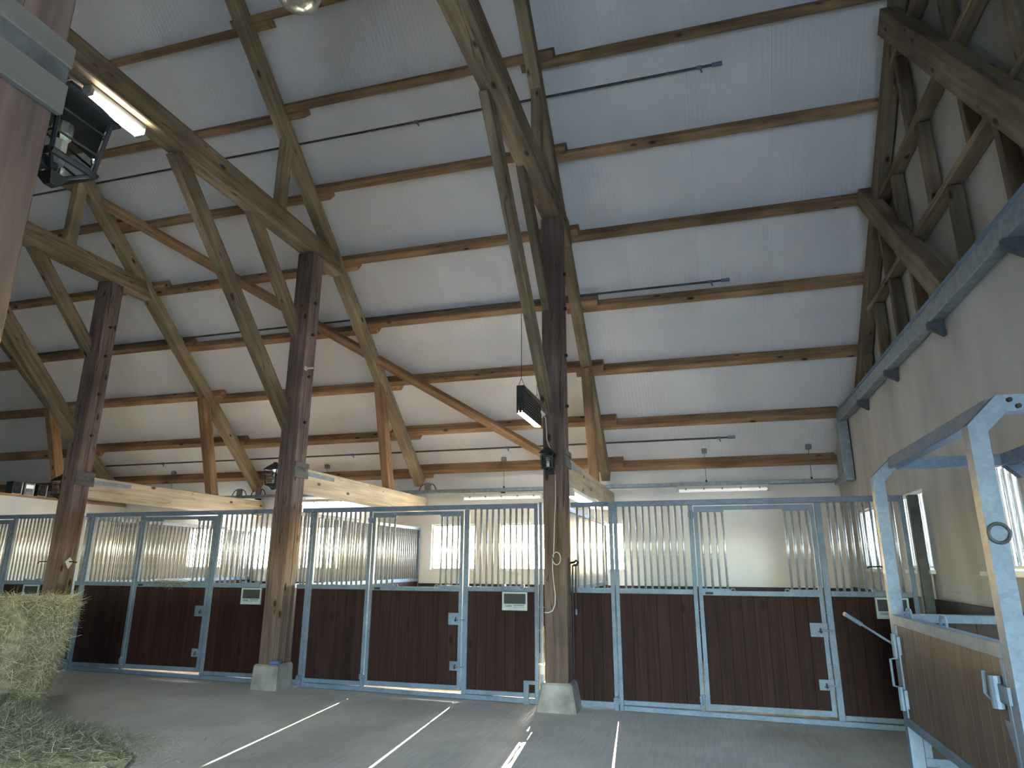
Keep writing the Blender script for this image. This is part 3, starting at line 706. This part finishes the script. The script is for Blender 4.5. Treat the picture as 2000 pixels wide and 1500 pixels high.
# ------------------------------------------------------------------ veterinary stocks in the right foreground
def stocks():
    xa, xb = 2.59, 3.57; w = .075; yf, yn = -2.70, -4.54; zt = 2.215
    root = empty('horse_stocks', ((xa+xb)/2, (yf+yn)/2, gz(3)), 'galvanised horse stocks with brown side panel in front of the end wall', 'stocks')
    def portal_frame(y0):
        """posts with a mitred eight-sided head, in a plane across the stable"""
        c = .13; z0 = gz(3.0)
        outer = [(xa, z0), (xa, zt-c), (xa+c, zt), (xb-c, zt), (xb, zt-c), (xb, z0)]
        k = w*math.tan(math.radians(22.5))
        inner = [(xb-w, z0), (xb-w, zt-c-k), (xb-c-k, zt-w), (xa+c+k, zt-w), (xa+w, zt-c-k), (xa+w, z0)]
        mb = MB(); o, i_ = outer, inner[::-1]
        for q in range(5):
            a, b, c2, d = o[q], o[q+1], i_[q+1], i_[q]
            vs = [(p[0], y, p[1]) for y in (y0, y0+w) for p in (a, b, c2, d)]
            mb.add(vs, [(0,1,2,3),(7,6,5,4),(0,4,5,1),(1,5,6,2),(2,6,7,3),(3,7,4,0)])
        return mb.build('portal_frame', 'steel', root, 0)
    portal_frame(yf); portal_frame(yn)
    # long rails along both sides
    for x in (xa+.11, xb-.11-w):
        MB().box(x, x+w, yn+w, yf, zt-w, zt).build('top_rail', 'steel', root, .004)
    for z in (.16,): MB().box(xb-w+.01, xb-.01, yn+w, yf, z, z+.06).build('side_rail', 'steel', root, .003)
    MB().box(xb-w+.01, xb-.01, yn+w, yf, 1.11, 1.17).build('side_rail', 'steel', root, .003)
    # left side panel: hinged frame with boards
    P = empty('side_panel', (xa, yf, .49), parent=root)
    mb = MB(); x0, x1 = xa-.002, xa+.052
    mb.box(x0, x1, yn+w+.004, yf-.004, 1.105, 1.168); mb.box(x0, x1, yn+w+.004, yf-.004, .49, .545)
    mb.box(x0, x1, yf-.05, yf-.004, .545, 1.105); mb.box(x0, x1, yn+w+.004, yn+w+.04, .545, 1.105)
    mb.build('panel_frame', 'steel', P, .003)
    planks(P, yn+w+.04, yf-.05, .545, 1.105, xa+.022, .12, 'stockwood', .03, 'Y')
    for y in (-3.02, -3.67):
        MB().tube([(xa+.025, y-.045, 1.165), (xa+.025, y-.045, 1.205), (xa+.025, y-.03, 1.218), (xa+.025, y+.03, 1.218), (xa+.025, y+.045, 1.205), (xa+.025, y+.045, 1.165)], .008, 8).build('tie_loop', 'steel', P, smooth=True)
    # hinge blocks and latch on the far corner
    for z in (.98, .66): 
        mb = MB(); mb.box(xa-.012, xa+.03, yf-.09, yf-.01, z-.055, z+.055); mb.tube([(xa-.02, yf-.05, z-.07), (xa-.02, yf-.05, z+.07)], .017, 8); mb.build('hinge_block', 'steel', P)
    MB().tube([(xa-.005, yf-.02, .90), (xa-.05, yf-.02, .89), (xa-.05, yf-.02, .73), (xa-.005, yf-.02, .72)], .008, 8).build('latch_loop', 'steel', P)
    # bolt housing on the near post
    mb = MB(); mb.tube([(xa-.012, yn+w+.10, .90), (xa-.012, yn+w+.10, 1.03)], .024, 10); mb.box(xa-.012, xa+.02, yn+w-.02, yn+w+.10, .93, 1.00)
    mb.tube([(xa-.03, yn+w+.16, 1.04), (xa-.035, yn+w+.16, .95), (xa-.02, yn+w+.12, .92)], .008, 6); mb.build('bolt_housing', 'steel', P)
    mb = MB(); mb.add([(xa-.001, yn+w, .86), (xa-.001, yn+w+.10, .86), (xa-.001, yn+w, .66), (xa+.05, yn+w, .86), (xa+.05, yn+w+.10, .86), (xa+.05, yn+w, .66)], [(0,1,2),(5,4,3),(0,3,4,1),(1,4,5,2),(2,5,3,0)])
    mb.build('gusset', 'steel', root)
    # door across the far end
    E = empty('end_gate', (xa+w, yf, .3), parent=root)
    mb = MB(); mb.box(xa+w+.005, xb-w-.005, yf+.012, yf+.062, 1.118, 1.172); mb.box(xa+w+.005, xb-w-.005, yf+.012, yf+.062, .26, .31)
    mb.box(xa+w+.005, xa+w+.05, yf+.012, yf+.062, .31, 1.118); mb.box(xb-w-.05, xb-w-.005, yf+.012, yf+.062, .31, 1.118); mb.build('gate_frame', 'steel', E, .003)
    planks(E, xa+w+.05, xb-w-.05, .31, 1.118, yf+.04, .12, 'darkboard', .025, 'X')  # gate boards darker than the side panel: their shade is put into the colour
    # swing lever
    mb = MB(); p0 = Vector((2.60, yf-.03, .962)); p1 = Vector((2.352, yf+.28, 1.145)); d = (p1-p0)
    mb.tube([p0, p0+d*.70], .008, 8); mb.tube([p0+d*.68, p1], .014, 10); mb.tube([p1-d*.02, p1+d*.02], .015, 8, 1)
    mb.build('lever', ['steel', 'trimwood'], root, smooth=False)
    # ring and bolts on the near post, eyelet
    MB().ring((xa+.005+.035, yn-.014, 1.615), (1, 0, 0), (0, 0, 1), .040, .0075, 20).build('tie_ring', 'darksteel', root, smooth=True)
    mb = MB()
    for dx, dz in ((.175, -.025), (.205, -.055)): mb.tube([(xa+dx, yn+.0, zt+dz), (xa+dx, yn-.018, zt+dz)], .011, 6)
    mb.build('bolt_heads', 'iron', root)
stocks()

# ------------------------------------------------------------------ lamps
def batten(name, c, L, axis, w, h, label, mat='tube', body='cream', group='tube lamps over the stalls', wires=0):
    root = empty(name, c, label, 'lamp', group)
    def bx(mb, a0, a1, b0, b1, z0, z1):
        x, y, z = c
        return mb.box(x+a0, x+a1, y+b0, y+b1, z+z0, z+z1) if axis == 'X' else mb.box(x+b0, x+b1, y+a0, y+a1, z+z0, z+z1)
    bx(MB(), -L/2, L/2, -w*.42, w*.42, h*.45, h).build('housing', body, root, .004)
    bx(MB(), -L/2+.03, L/2-.03, -w/2, w/2, 0, h*.46).build('diffuser', mat, root, .012)
    for a_ in (-L/2-.01, L/2-.03): bx(MB(), a_, a_+.04, -w/2-.004, w/2+.004, -.004, h*.6).build('end_cap', body, root, .004)
    for k in range(5 if axis == 'X' else 0):
        a = -L/2+(k+.5)*L/5; bx(MB(), a-.012, a+.012, -w/2-.006, w/2+.006, h*.30, h*.62).build('clip', 'greybox', root)
    for a in ((-L*.36, L*.36) if wires else ()):
        p = (c[0]+a, c[1], c[2]+h) if axis == 'X' else (c[0], c[1]+a, c[2]+h)
        MB().tube([p, (p[0], p[1], p[2]+wires)], .004, 5).build('hanger', 'steel', root)
    return root
for x0, x1, z, mt, lab in ((-2.95, -1.40, 2.66, 'tubedim', 'long pale tube lamp left of the corded post'), (1.0, 2.5, 2.70, 'tubedim', 'long pale tube lamp nearest the end wall'),
                           (-6.60, -5.05, 2.64, 'tube', 'lit tube lamp right of the lamp truss post'), (-9.3, -7.75, 2.62, 'tube', 'lit tube lamp above the stall behind the hay bale')):
    batten('tube_lamp', ((x0+x1)/2, 3.98, z), x1-x0, 'X', .11, .10, lab, mt, wires=.05)
batten('tube_lamp', (-.13, 1.05, 2.29), 1.95, 'Y', .12, .10, 'lit tube lamp hanging under the low beam right of the corded post', 'tubeblue', wires=.02)
batten('tie_beam_lamp', (-3.905, -3.60, 5.745), .66, 'Y', .13, .11, 'bright short lamp under the tie beam at the upper left', 'tubebright', 'greybox', None)
# roof fixtures holding the tray wires
for x, lab in ((1.5, 'grey wire fixture above the lamp nearest the end wall'), (3.18, 'grey wire fixture in the corner by the riser'), (-2.15, 'grey wire fixture above the lamp left of the corded post'), (-5.93, 'grey wire fixture above the pale low beam'), (-9.75, 'grey wire fixture at the left end of the tray')):
    zt_ = zr(4.0, RC)
    root = empty('wire_hanger', (x, 4.0, zt_), lab, 'hanger', 'wire hangers of the cable tray')
    MB().box(x-.045, x+.045, 3.96, 4.04, zt_-.085, zt_-.0).build('ceiling_block', 'greybox', root, .01)
    MB().tube([(x, 4.0, zt_-.08), (x, 4.0, 2.86)], .005, 5).build('wire', 'steel', root)
    MB().tube([(x, 4.0, 2.862), (x, 4.0, 2.90)], .016, 6).build('ferrule', 'iron', root)
# junction boxes on the tray
for x, lab in ((-3.68, 'grey junction box with looped cables beside the lamp truss rafter'), (-7.97, 'dark junction box left of the pale rafter foot'), (-7.50, 'brown junction box right of the pale rafter foot')):
    root = empty('junction_box', (x, 3.98, 2.862), lab, 'box', 'junction boxes on the cable tray')
    MB().box(x-.055, x+.055, 3.945, 4.015, 2.862, 3.005).build('case', 'greybox', root, .008)
    for sgn in (-1, 1):
        MB().tube([(x+sgn*.05, 3.98, 2.96), (x+sgn*.09, 3.98, 2.985), (x+sgn*.14, 3.98, 2.94), (x+sgn*.175, 3.98, 2.866)], .009, 6).build('cable', 'black', root)
# hanging black box lamp
def box_lamp():
    x0, x1, y0, y1, z0, z1 = -1.20, -1.08, 1.50, 2.62, 3.70, 4.13
    root = empty('hanging_lamp', ((x0+x1)/2, (y0+y1)/2, z1), 'black slotted box lamp with bright underside hanging left of the corded post', 'lamp')
    t = .012
    mb = MB(); mb.box(x0, x1, y0, y1, z1-t, z1)
    for y in (y0, y1-t):
        mb.box(x0, x0+.028, y, y+t, z0, z1-t); mb.box(x1-.028, x1, y, y+t, z0, z1-t); mb.box(x0+.04, x1-.04, y, y+t, z0, z1-t)
        for k in range(12): mb.box(x0+.028, x0+.04, y, y+t, z0+k*.036, z0+k*.036+.016); mb.box(x1-.04, x1-.028, y, y+t, z0+k*.036, z0+k*.036+.016)
    mb.build('housing', 'black', root)
    for x in (x0, x1-t):
        mb = MB(); mb.box(x, x+t, y0+t, y1-t, z0, z0+.05); mb.box(x, x+t, y0+t, y1-t, z1-.08, z1-t)
        n = 22
        for k in range(7): mb.box(x, x+t, y0+t, y1-t, z0+.05+k*.043, z0+.05+k*.043+.024)
        for k in range(n): yy = y0+t+k*(y1-y0-2*t)/n; mb.box(x+.003, x+t-.003, yy, yy+.006, z0+.05, z1-.08)
        mb.build('grille', 'black', root)
    MB().box(x0+.015, x1-.015, y0+.02, y1-.02, z0-.004, z0+.03).build('diffuser', 'tubebright', root)
    MB().box(x0+.013, x1-.013, y0+.015, y1-.015, z0+.031, z0+.05).build('glow_shield', 'black', root)  # black plate added to keep the diffuser glow off the grilles
    for y in (y0+.06, y1-.06):
        xm = (x0+x1)/2; zt_ = zr(y, 6.66)
        mb = MB(); mb.tube([(xm-.05, y, z1), (xm, y, z1+.13)], .004, 5); mb.tube([(xm+.05, y, z1), (xm, y, z1+.13)], .004, 5); mb.tube([(xm, y, z1+.13), (xm, y, zt_)], .005, 5); mb.build('chain', 'iron', root)
box_lamp()
# bowl lamp hanging from the ridge
mb = MB(); mb.lathe((-1.99, -3.5, 6.66), [(.0, .0), (.07, .005), (.14, .03), (.19, .08), (.21, .16), (.20, .16), (.18, .09), (.13, .045), (.0, .02)], 24); mb.tube([(-1.99, -3.5, 6.82), (-1.99, -3.5, 9.6)], .008, 6)
tag(mb.build('bowl_lamp', 'reflector', None, smooth=True), 'shiny metal bowl lamp hanging from the ridge at the top edge', 'lamp')

# stable lanterns on the posts
def lantern(c, d, s, label):
    """c back plate centre on the post, d outward direction (unit, horizontal)"""
    d = Vector(d); r = Vector((-d.y, d.x, 0)); c = Vector(c)
    root = empty('wall_lantern', c, label, 'lantern', 'black wall lanterns on the timber posts')
    def P(a, b, z): return c + s*(d*a + r*b) + Vector((0, 0, s*z))
    def rbox(mb, a0, a1, b0, b1, z0, z1, m=0):
        vs = [P(a, b, z) for z in (z0, z1) for a, b in ((a0, b0), (a1, b0), (a1, b1), (a0, b1))]
        return mb.add(vs, [(0,3,2,1),(4,5,6,7),(0,1,5,4),(1,2,6,5),(2,3,7,6),(3,0,4,7)], m)
    rbox(MB(), 0, .02, -.06, .06, -.17, .10).build('back_plate', 'black', root, .004)
    mb = MB(); rbox(mb, .02, .075, -.022, .022, -.13, -.10); mb.tube([P(.02, 0, -.08), P(.06, 0, -.115), P(.105, 0, -.105)], .010*s*1.5, 6); mb.build('arm', 'black', root)
    # cap: a stepped pyramid roof
    mb = MB(); cx = .105
    def fr(a, b, z0, z1):
        vs = [P(cx+u*a, v*a, z0) for u, v in ((-1,-1),(1,-1),(1,1),(-1,1))] + [P(cx+u*b, v*b, z1) for u, v in ((-1,-1),(1,-1),(1,1),(-1,1))]
        mb.add(vs, [(0,3,2,1),(4,5,6,7),(0,1,5,4),(1,2,6,5),(2,3,7,6),(3,0,4,7)])
    fr(.100, .095, .075, .088); fr(.092, .06, .088, .125); fr(.06, .028, .125, .155); fr(.022, .016, .155, .175)
    mb.build('cap', 'black', root)
    mb = MB()
    for u, v in ((-1,-1),(1,-1),(1,1),(-1,1)):
        mb.tube([P(cx+u*.066, v*.066, -.10), P(cx+u*.082, v*.082, .08)], .0065*s, 5)
    q4 = [P(cx+u*.070, v*.070, -.104) for u, v in ((-1,-1),(1,-1),(1,1),(-1,1),(-1,-1))]; mb.tube(q4, .011*s, 5)
    for u, v in ((-1,-1),(1,-1),(1,1),(-1,1)): mb.tube([P(cx+u*.068, v*.068, -.104), P(cx, 0, -.145)], .006*s, 5)
    fr(.012, .03, -.165, -.135)
    for z, q in ((-.04, .072), (.03, .078)):
        pts = [P(cx+u*q, v*q, z) for u, v in ((-1,-1),(1,-1),(1,1),(-1,1),(-1,-1))]; mb.tube(pts, .004*s, 5)
    mb.build('cage', 'black', root)
    mb = MB()
    vs = [P(cx+u*.060, v*.060, -.096) for u, v in ((-1,-1),(1,-1),(1,1),(-1,1))] + [P(cx+u*.074, v*.074, .074) for u, v in ((-1,-1),(1,-1),(1,1),(-1,1))]
    mb.add(vs, [(0,1,5,4),(1,2,6,5),(2,3,7,6),(3,0,4,7)]); mb.build('glass', 'glass', root)
    mb = MB(); mb.tube([P(cx, 0, -.095), P(cx, 0, -.02)], .02*s, 8); mb.tube([P(cx, 0, -.02), P(cx, 0, .0), P(cx, 0, .035), P(cx, 0, .045)], [.018*s, .028*s, .028*s, .012*s], 10, 1); mb.build('bulb', ['cream', 'reflector'], root)
lantern((-.285, -.30, 2.66), (0, -1, 0), .92, 'black lantern facing the camera on the corded post')
lantern((-4.015, -.19, 2.62), (-1, 0, 0), 1.1, 'black lantern in profile on the left side of the lamp truss post')
lantern((-7.72, -.19, 2.58), (-1, 0, 0), 1.1, 'dim black lantern beside the stereo set, on the hay bale post')
lantern((-.20, -6.80, 2.62), (0, 1, 0), .95, 'large near black lantern behind the near timber post at the upper left')

# ------------------------------------------------------------------ small things
# stereo set on the half height wall
for k, (y, kind, lab) in enumerate(((1.66, 's', 'left black loudspeaker standing on the white half height wall'), (1.90, 'r', 'grey radio standing between two loudspeakers on the half height wall'), (2.17, 's', 'black loudspeaker right of the grey radio on the half height wall'))):
    x = -11.24; z = 2.745; w = .19; h = .235
    root = empty('loudspeaker' if kind == 's' else 'radio', (x, y, z), lab, 'speaker' if kind == 's' else 'radio', 'stereo set on the half height wall')
    MB().box(x-.09, x+.09, y-w/2, y+w/2, z, z+h).build('cabinet', 'black' if kind == 's' else 'greybox', root, .008)
    mb = MB(); mb.box(x+.09, x+.098, y+w/2-.015, y+w/2, z, z+h); mb.box(x+.09, x+.098, y-w/2, y+w/2, z, z+.012)
    mb.build('trim', 'cream', root)
    if kind == 's':
        mb = MB()
        for zz, R in ((.08, .065), (.185, .03)):
            mb.ring((x+.095, y, z+zz), (0, 1, 0), (0, 0, 1), R, .008, 16); mb.tube([(x+.088, y, z+zz), (x+.096, y, z+zz)], R*.8, 14)
        mb.build('cone', 'iron', root)
    else:
        mb = MB(); mb.box(x+.09, x+.097, y-.075, y+.075, z+.13, z+.20, 0); mb.box(x+.09, x+.099, y-.075, y+.075, z+.03, z+.06, 1)
        for q in (-.05, 0, .05): mb.tube([(x+.09, y+q, z+.095), (x+.105, y+q, z+.095)], .013, 10, 1)
        mb.build('controls', ['tubedim', 'sheet'], root)
# white cord and plug on the corded post
Yp = -.315
pts = [(-.355, 3.24), (-.325, 3.18), (-.318, 3.05), (-.312, 2.92), (-.285, 2.84), (-.270, 2.80)]
root = empty('power_cord', (-.33, Yp, 3.2), 'short white cord with plug above the lantern on the corded post', 'cord')
MB().tube([(x, Yp, z) for x, z in pts], .006, 6).build('cord', 'cord', root, smooth=True)
MB().tube([(-.372, Yp-.01, 3.27), (-.345, Yp-.01, 3.215)], [.014, .024], 8).build('plug', 'white', root)
mb = MB(); loop = [(-.215, 2.50), (-.218, 2.2), (-.235, 1.9), (-.245, 1.66), (-.25, 1.56)]
cx, cz, R = -.215, 1.55, .052
ring_ = [(cx-R*math.cos(a)*.9, cz+R*1.35*math.sin(a)) for a in [i*2*math.pi/14 for i in range(1, 15)]]
tail = [(-.262, 1.42), (-.25, 1.28), (-.235, 1.15), (-.24, 1.05), (-.27, .985), (-.32, .965), (-.36, .968)]
mb.tube([(x, Yp, z) for x, z in loop + ring_ + tail], .0055, 6)
tag(mb.build('dangling_cord', 'cord', None, smooth=True), 'long white cord with a loop hanging down the corded post', 'cord')
# hook with hanging straps on the right of that post
root = empty('halter_hook', (-.08, -.16, 1.52), 'dark iron hook with hanging straps on the right side of the corded post', 'hook')
mb = MB(); mb.box(-.105, -.092, -.19, -.13, 1.16, 1.56); mb.tube([(-.10, -.16, 1.50), (-.04, -.17, 1.51), (-.015, -.175, 1.53), (.005, -.175, 1.51), (-.01, -.175, 1.48), (-.05, -.17, 1.475)], .014, 6); mb.build('hook', 'iron', root)
mb = MB(); mb.tube([(-.06, -.17, 1.48), (-.066, -.165, 1.2), (-.062, -.165, .9), (-.07, -.16, .32)], .009, 6); mb.tube([(-.02, -.175, 1.48), (-.03, -.17, 1.2), (-.027, -.17, 1.0)], .009, 6); mb.build('strap', 'leather', root)
MB().tube([(-.027, -.17, 1.0), (-.027, -.17, .94)], .012, 8).build('buckle', 'steel', root)
# white cup with twine left of that post
root = empty('socket_cup', (-.43, -.12, .36), 'white plastic cup hanging low on the left of the corded post', 'cup')
mb = MB(); mb.lathe((-.43, -.12, .30), [(0, 0), (.042, .0), (.046, .02), (.047, .085), (.052, .09), (.052, .105), (.044, .105), (.04, .02), (0, .015)], 16); mb.build('cup', 'white', root, smooth=False)
MB().tube([(-.43, -.075, .39), (-.42, -.05, .52), (-.43, -.05, .66), (-.44, -.04, .80)], .008, 6).build('twine', 'rope', root)
mb = MB(); mb.tube([(-.43, -.05, .66), (-.41, -.06, .60), (-.425, -.055, .52), (-.405, -.06, .47)], .012, 6); mb.build('knot', 'rope', root)
# tin lying on the footing of the lamp truss post
root = empty('tin_can', (-3.745, -.33, .275), 'small blue and silver tin lying on the concrete footing of the lamp truss post', 'can')
zc = gz(-3.9)+.285+.024
mb = MB(); mb.tube([(-3.815, -.312, zc), (-3.715, -.312, zc)], .024, 14); mb.build('body', 'bluecan', root)
for q in (-3.713, -3.83): MB().tube([(q, -.312, zc), (q+.013, -.312, zc)], .025, 14).build('rim', 'steel', root)
# halter ring plates on the hay bale post
root = empty('tether_ring', (-7.45, -.17, 1.50), 'white tether ring plate on the right face of the hay bale post', 'ring')
mb = MB(); mb.prism([(-.23, 1.50), (-.17, 1.56), (-.11, 1.50), (-.17, 1.40)], 'X', -7.459, -7.447); mb.build('plate', 'white', root)
MB().tube([(-7.447, -.17, 1.50), (-7.40, -.17, 1.50), (-7.36, -.12, 1.49)], .010, 6).build('pin', 'iron', root)
root = empty('blanket_bar', (-7.72, -.2, 1.5), 'thin iron bar sticking out left of the hay bale post', 'bar')
MB().tube([(-7.70, -.2, 1.50), (-7.98, -.2, 1.50), (-8.0, -.2, 1.47)], .008, 6).build('rod', 'iron', root)
MB().box(-7.722, -7.712, -.24, -.16, 1.46, 1.54).build('base_plate', 'iron', root)
# lead hook hanging on the rightmost stall bars
root = empty('small_hook', (3.05, -.03, 1.47), 'short iron hook hung on the bars of the stall nearest the end wall', 'hook')
MB().tube([(3.02, -.02, 1.46), (3.03, -.03, 1.47), (3.14, -.03, 1.475), (3.18, -.03, 1.46)], .007, 6).build('rod', 'iron', root)

# ------------------------------------------------------------------ hay
rng = np.random.default_rng(3)
def strands(name, mat, P, T, L, wd, bend, parent=None):
    """ribbons of three segments: P roots, T unit directions, L lengths"""
    n = len(P)
    side = np.cross(T, rng.normal(size=(n, 3))); side /= np.linalg.norm(side, axis=1)[:, None]+1e-9
    bd = np.cross(T, side)
    vs = np.zeros((n, 6, 3)); 
    for k, t in enumerate((0, .5, 1)):
        c = P + T*(L*t)[:, None] + bd*(bend*np.array(t*t))[:, None]
        w = wd*(1-.6*t)
        vs[:, 2*k] = c - side*w[:, None]; vs[:, 2*k+1] = c + side*w[:, None]
    base = np.arange(n)[:, None]*6
    f = np.concatenate([base+np.array([[0, 1, 3, 2]]), base+np.array([[2, 3, 5, 4]])], 1).reshape(-1, 4)
    me = bpy.data.meshes.new(name); me.from_pydata(vs.reshape(-1, 3).tolist(), [], f.tolist()); me.materials.append(M[mat]); me.update()
    return link(name, me, parent)
def bale():
    Lx, Ly, z1 = 2.25, 1.15, 1.12
    ang = math.atan2(.73, .68)
    Q = Matrix.Rotation(ang, 4, 'Z'); C0 = Vector((-4.60, -2.60, gz(-4.6)))
    x0, x1, y0, y1 = -Lx, 0.0, 0.0, Ly
    root = empty('hay_bale', C0 + Q @ Vector((-Lx/2, Ly/2, 0)), 'big square bale of pale green hay standing in the aisle', 'bale')
    bm = bmesh.new(); bmesh.ops.create_cube(bm, size=1)
    for v in bm.verts: v.co = Vector(((x0+x1)/2+v.co.x*(x1-x0), (y0+y1)/2+v.co.y*(y1-y0), z1/2+v.co.z*z1))
    bmesh.ops.subdivide_edges(bm, edges=list(bm.edges), cuts=30, use_grid_fill=True)
    from mathutils import noise
    def slump(p):       # the free corner is worn in below and bulges a little at the top
        t = max(0.0, 1-(x1-p[0])/.5); z = min(1.0, max(0.0, p[2]/z1))
        return -.20*t*(1-z)**1.5 + .03*t*z
    for v in bm.verts:
        p = v.co.copy()
        d = noise.fractal(Vector((p.x*2.2, p.y*2.2, p.z*3.0)), 1.0, 2.0, 4)*.05
        q = Vector((p.x-(x0+x1)/2, (p.y-(y0+y1)/2)*1.5, 0)).normalized()
        fl = .03*math.sin(p.x*13+noise.noise(p*2)*2.5) if p.y < y0+.02 else 0     # pressed flakes on the long face
        v.co = p + q*d + Vector((slump(p), -fl, d*.6 if p.z > z1-.05 else 0))
    for v in bm.verts: v.co = Q @ v.co + C0
    me = bpy.data.meshes.new('bale_body'); bm.to_mesh(me); bm.free(); me.materials.append(M['haybody']); me.polygons.foreach_set('use_smooth', [True]*len(me.polygons))
    link('bale_body', me, root)
    n = 26000
    face = rng.choice(4, n, p=[.60, .13, .22, .05])     # front, top, right end, edge fuzz
    u = rng.random(n); w = rng.random(n)
    P = np.zeros((n, 3)); T = rng.normal(size=(n, 3))
    f = face == 0; P[f] = np.stack([x0+u[f]*(x1-x0), np.full(f.sum(), y0-.012), w[f]*z1], 1); T[f] = np.stack([rng.normal(0, .8, f.sum()), -abs(rng.normal(.25, .25, f.sum())), rng.normal(-.25, .8, f.sum())], 1)
    f = face == 1; P[f] = np.stack([x0+u[f]*(x1-x0), y0+w[f]*(y1-y0), np.full(f.sum(), z1+.0)], 1); T[f] = np.stack([rng.normal(0, 1, f.sum()), rng.normal(-.2, .8, f.sum()), abs(rng.normal(.1, .15, f.sum()))], 1)
    f = face == 2; P[f] = np.stack([np.full(f.sum(), x1+.012), y0+u[f]*(y1-y0), w[f]*z1], 1); T[f] = np.stack([abs(rng.normal(.3, .3, f.sum())), rng.normal(0, .7, f.sum()), rng.normal(-.2, .8, f.sum())], 1)
    f = face == 3; P[f] = np.stack([x0+u[f]*(x1-x0), np.full(f.sum(), y0), np.full(f.sum(), z1-.01)], 1); T[f] = np.stack([rng.normal(0, 1, f.sum()), rng.normal(-.4, .5, f.sum()), rng.normal(.2, .4, f.sum())], 1)
    T /= np.linalg.norm(T, axis=1)[:, None]
    t = np.clip(1-(x1-P[:, 0])/.5, 0, 1); zz = np.clip(P[:, 2]/z1, 0, 1); P[:, 0] += -.20*t*(1-zz)**1.5 + .03*t*zz
    P += rng.normal(0, .012, (n, 3))
    R3 = np.array(Q.to_3x3()); P = P @ R3.T + np.array(C0); T = T @ R3.T
    o = strands('hay_stalks', 'hay', P, T, rng.uniform(.04, .16, n), rng.uniform(.0011, .0028, n), rng.normal(0, .03, n), root); tag(o, kind='stuff')
    for x in (-1.9, -1.4, -.9, -.45):
        pts = [(x, y0-.045, .05), (x+.01, y0-.05, .6), (x, y0-.03, z1+.01), (x, (y0+y1)/2, z1+.02), (x, y1, z1)]
        MB().tube([Q @ Vector(p) + C0 for p in pts], .003, 5).build('twine', 'rope', root)
bale()
def pile():
    root = empty('loose_hay', (-4.6, -3.2, gz(-4.6)), 'loose green hay spilled on the floor in front of the bale', 'hay', kind='stuff')
    def H(x, y):
        return (.50*np.exp(-((x+5.55)/.55)**2-((y+4.0)/.55)**2) + .26*np.exp(-((x+4.75)/.55)**2-((y+3.30)/.50)**2)
                + .13*np.exp(-((x+4.0)/.60)**2-((y+3.25)/.40)**2) + .05*np.exp(-((x+3.25)/.45)**2-((y+3.35)/.30)**2))
    nx, ny = 60, 34; xs = np.linspace(-6.9, -2.75, nx); ys = np.linspace(-5.0, -2.35, ny)
    vs = []; fs = []
    for y in ys:
        for x in xs:
            h = H(x, y); vs.append((x, y, gz(x) - .035 + h + (rng.random()*.05 if h > .03 else 0)))
    for j in range(ny-1):
        for i in range(nx-1):
            a = j*nx+i
            if max(H(vs[k][0], vs[k][1]) for k in (a, a+1, a+nx, a+nx+1)) > .035: fs.append((a, a+1, a+nx+1, a+nx))
    me = bpy.data.meshes.new('hay_heap'); me.from_pydata(vs, [], fs); me.materials.append(M['haybody']); me.update()
    tag(link('hay_heap', me, root), kind='stuff')
    n = 22000
    x = np.concatenate([rng.normal(-5.2, .55, n//2), rng.normal(-4.2, .60, n//2)]); y = np.concatenate([rng.normal(-3.7, .45, n//2), rng.normal(-3.2, .33, n//2)])
    k = (x > -7) & (x < -2.6) & (y < -2.4) & (y > -5.2); x, y = x[k], y[k]; n = len(x)
    z = gz(0) - .0104*x + H(x, y) + rng.random(n)*.03
    T = np.stack([rng.normal(0, 1, n), rng.normal(0, 1, n), np.abs(rng.normal(.1, .3, n))], 1); T /= np.linalg.norm(T, axis=1)[:, None]
    o = strands('hay_stalks', 'haygreen', np.stack([x, y, z], 1), T, rng.uniform(.04, .15, n)*np.clip(.35+H(x, y)*6, 0, 1), rng.uniform(.0011, .0028, n), rng.normal(0, .04, n), root); tag(o, kind='stuff')
pile()

# tuft of hay left on the sill of the stall door behind the bale
root = empty('hay_tuft', (-5.75, 0, 1.22), 'tuft of hay lying on the door sill of the stall behind the hay bale', 'hay', kind='stuff')
n = 700
P = np.stack([rng.normal(-5.75, .20, n), rng.normal(-.01, .022, n), 1.215+abs(rng.normal(.0, .022, n))], 1)
T = np.stack([rng.normal(0, 1, n), rng.normal(0, .35, n), rng.normal(-.15, .3, n)], 1); T /= np.linalg.norm(T, axis=1)[:, None]
tag(strands('hay_stalks', 'haygreen', P, T, rng.uniform(.04, .14, n), rng.uniform(.001, .0025, n), rng.normal(0, .03, n), root), kind='stuff')

# thin conduit clipped to the lamp truss rafter, and a small cleat on its post
Xc = -3.885+.083
root = empty('conduit', (Xc, 4.0, zr(4.0, 6.56)), 'thin grey conduit running down the rafter of the lamp truss', 'conduit')
MB().tube([(Xc, .62, zr(.62, 6.56)), (Xc, 3.95, zr(3.95, 6.56))], .010, 6).build('tube', 'sheet', root)
for y in (1.0, 1.8, 2.6, 3.4): MB().box(Xc-.012, Xc+.014, y-.02, y+.02, zr(y, 6.56)-.016, zr(y, 6.56)+.016).build('clip', 'greybox', root)
root = empty('post_cleat', (-3.72, -.26, 4.10), 'small pale cleat sticking out high on the lamp truss post', 'cleat')
mb = MB(); mb.box(-3.757, -3.742, -.285, -.225, 4.07, 4.13); mb.box(-3.742, -3.63, -.268, -.242, 4.085, 4.105); mb.build('cleat', 'cream', root, .003)
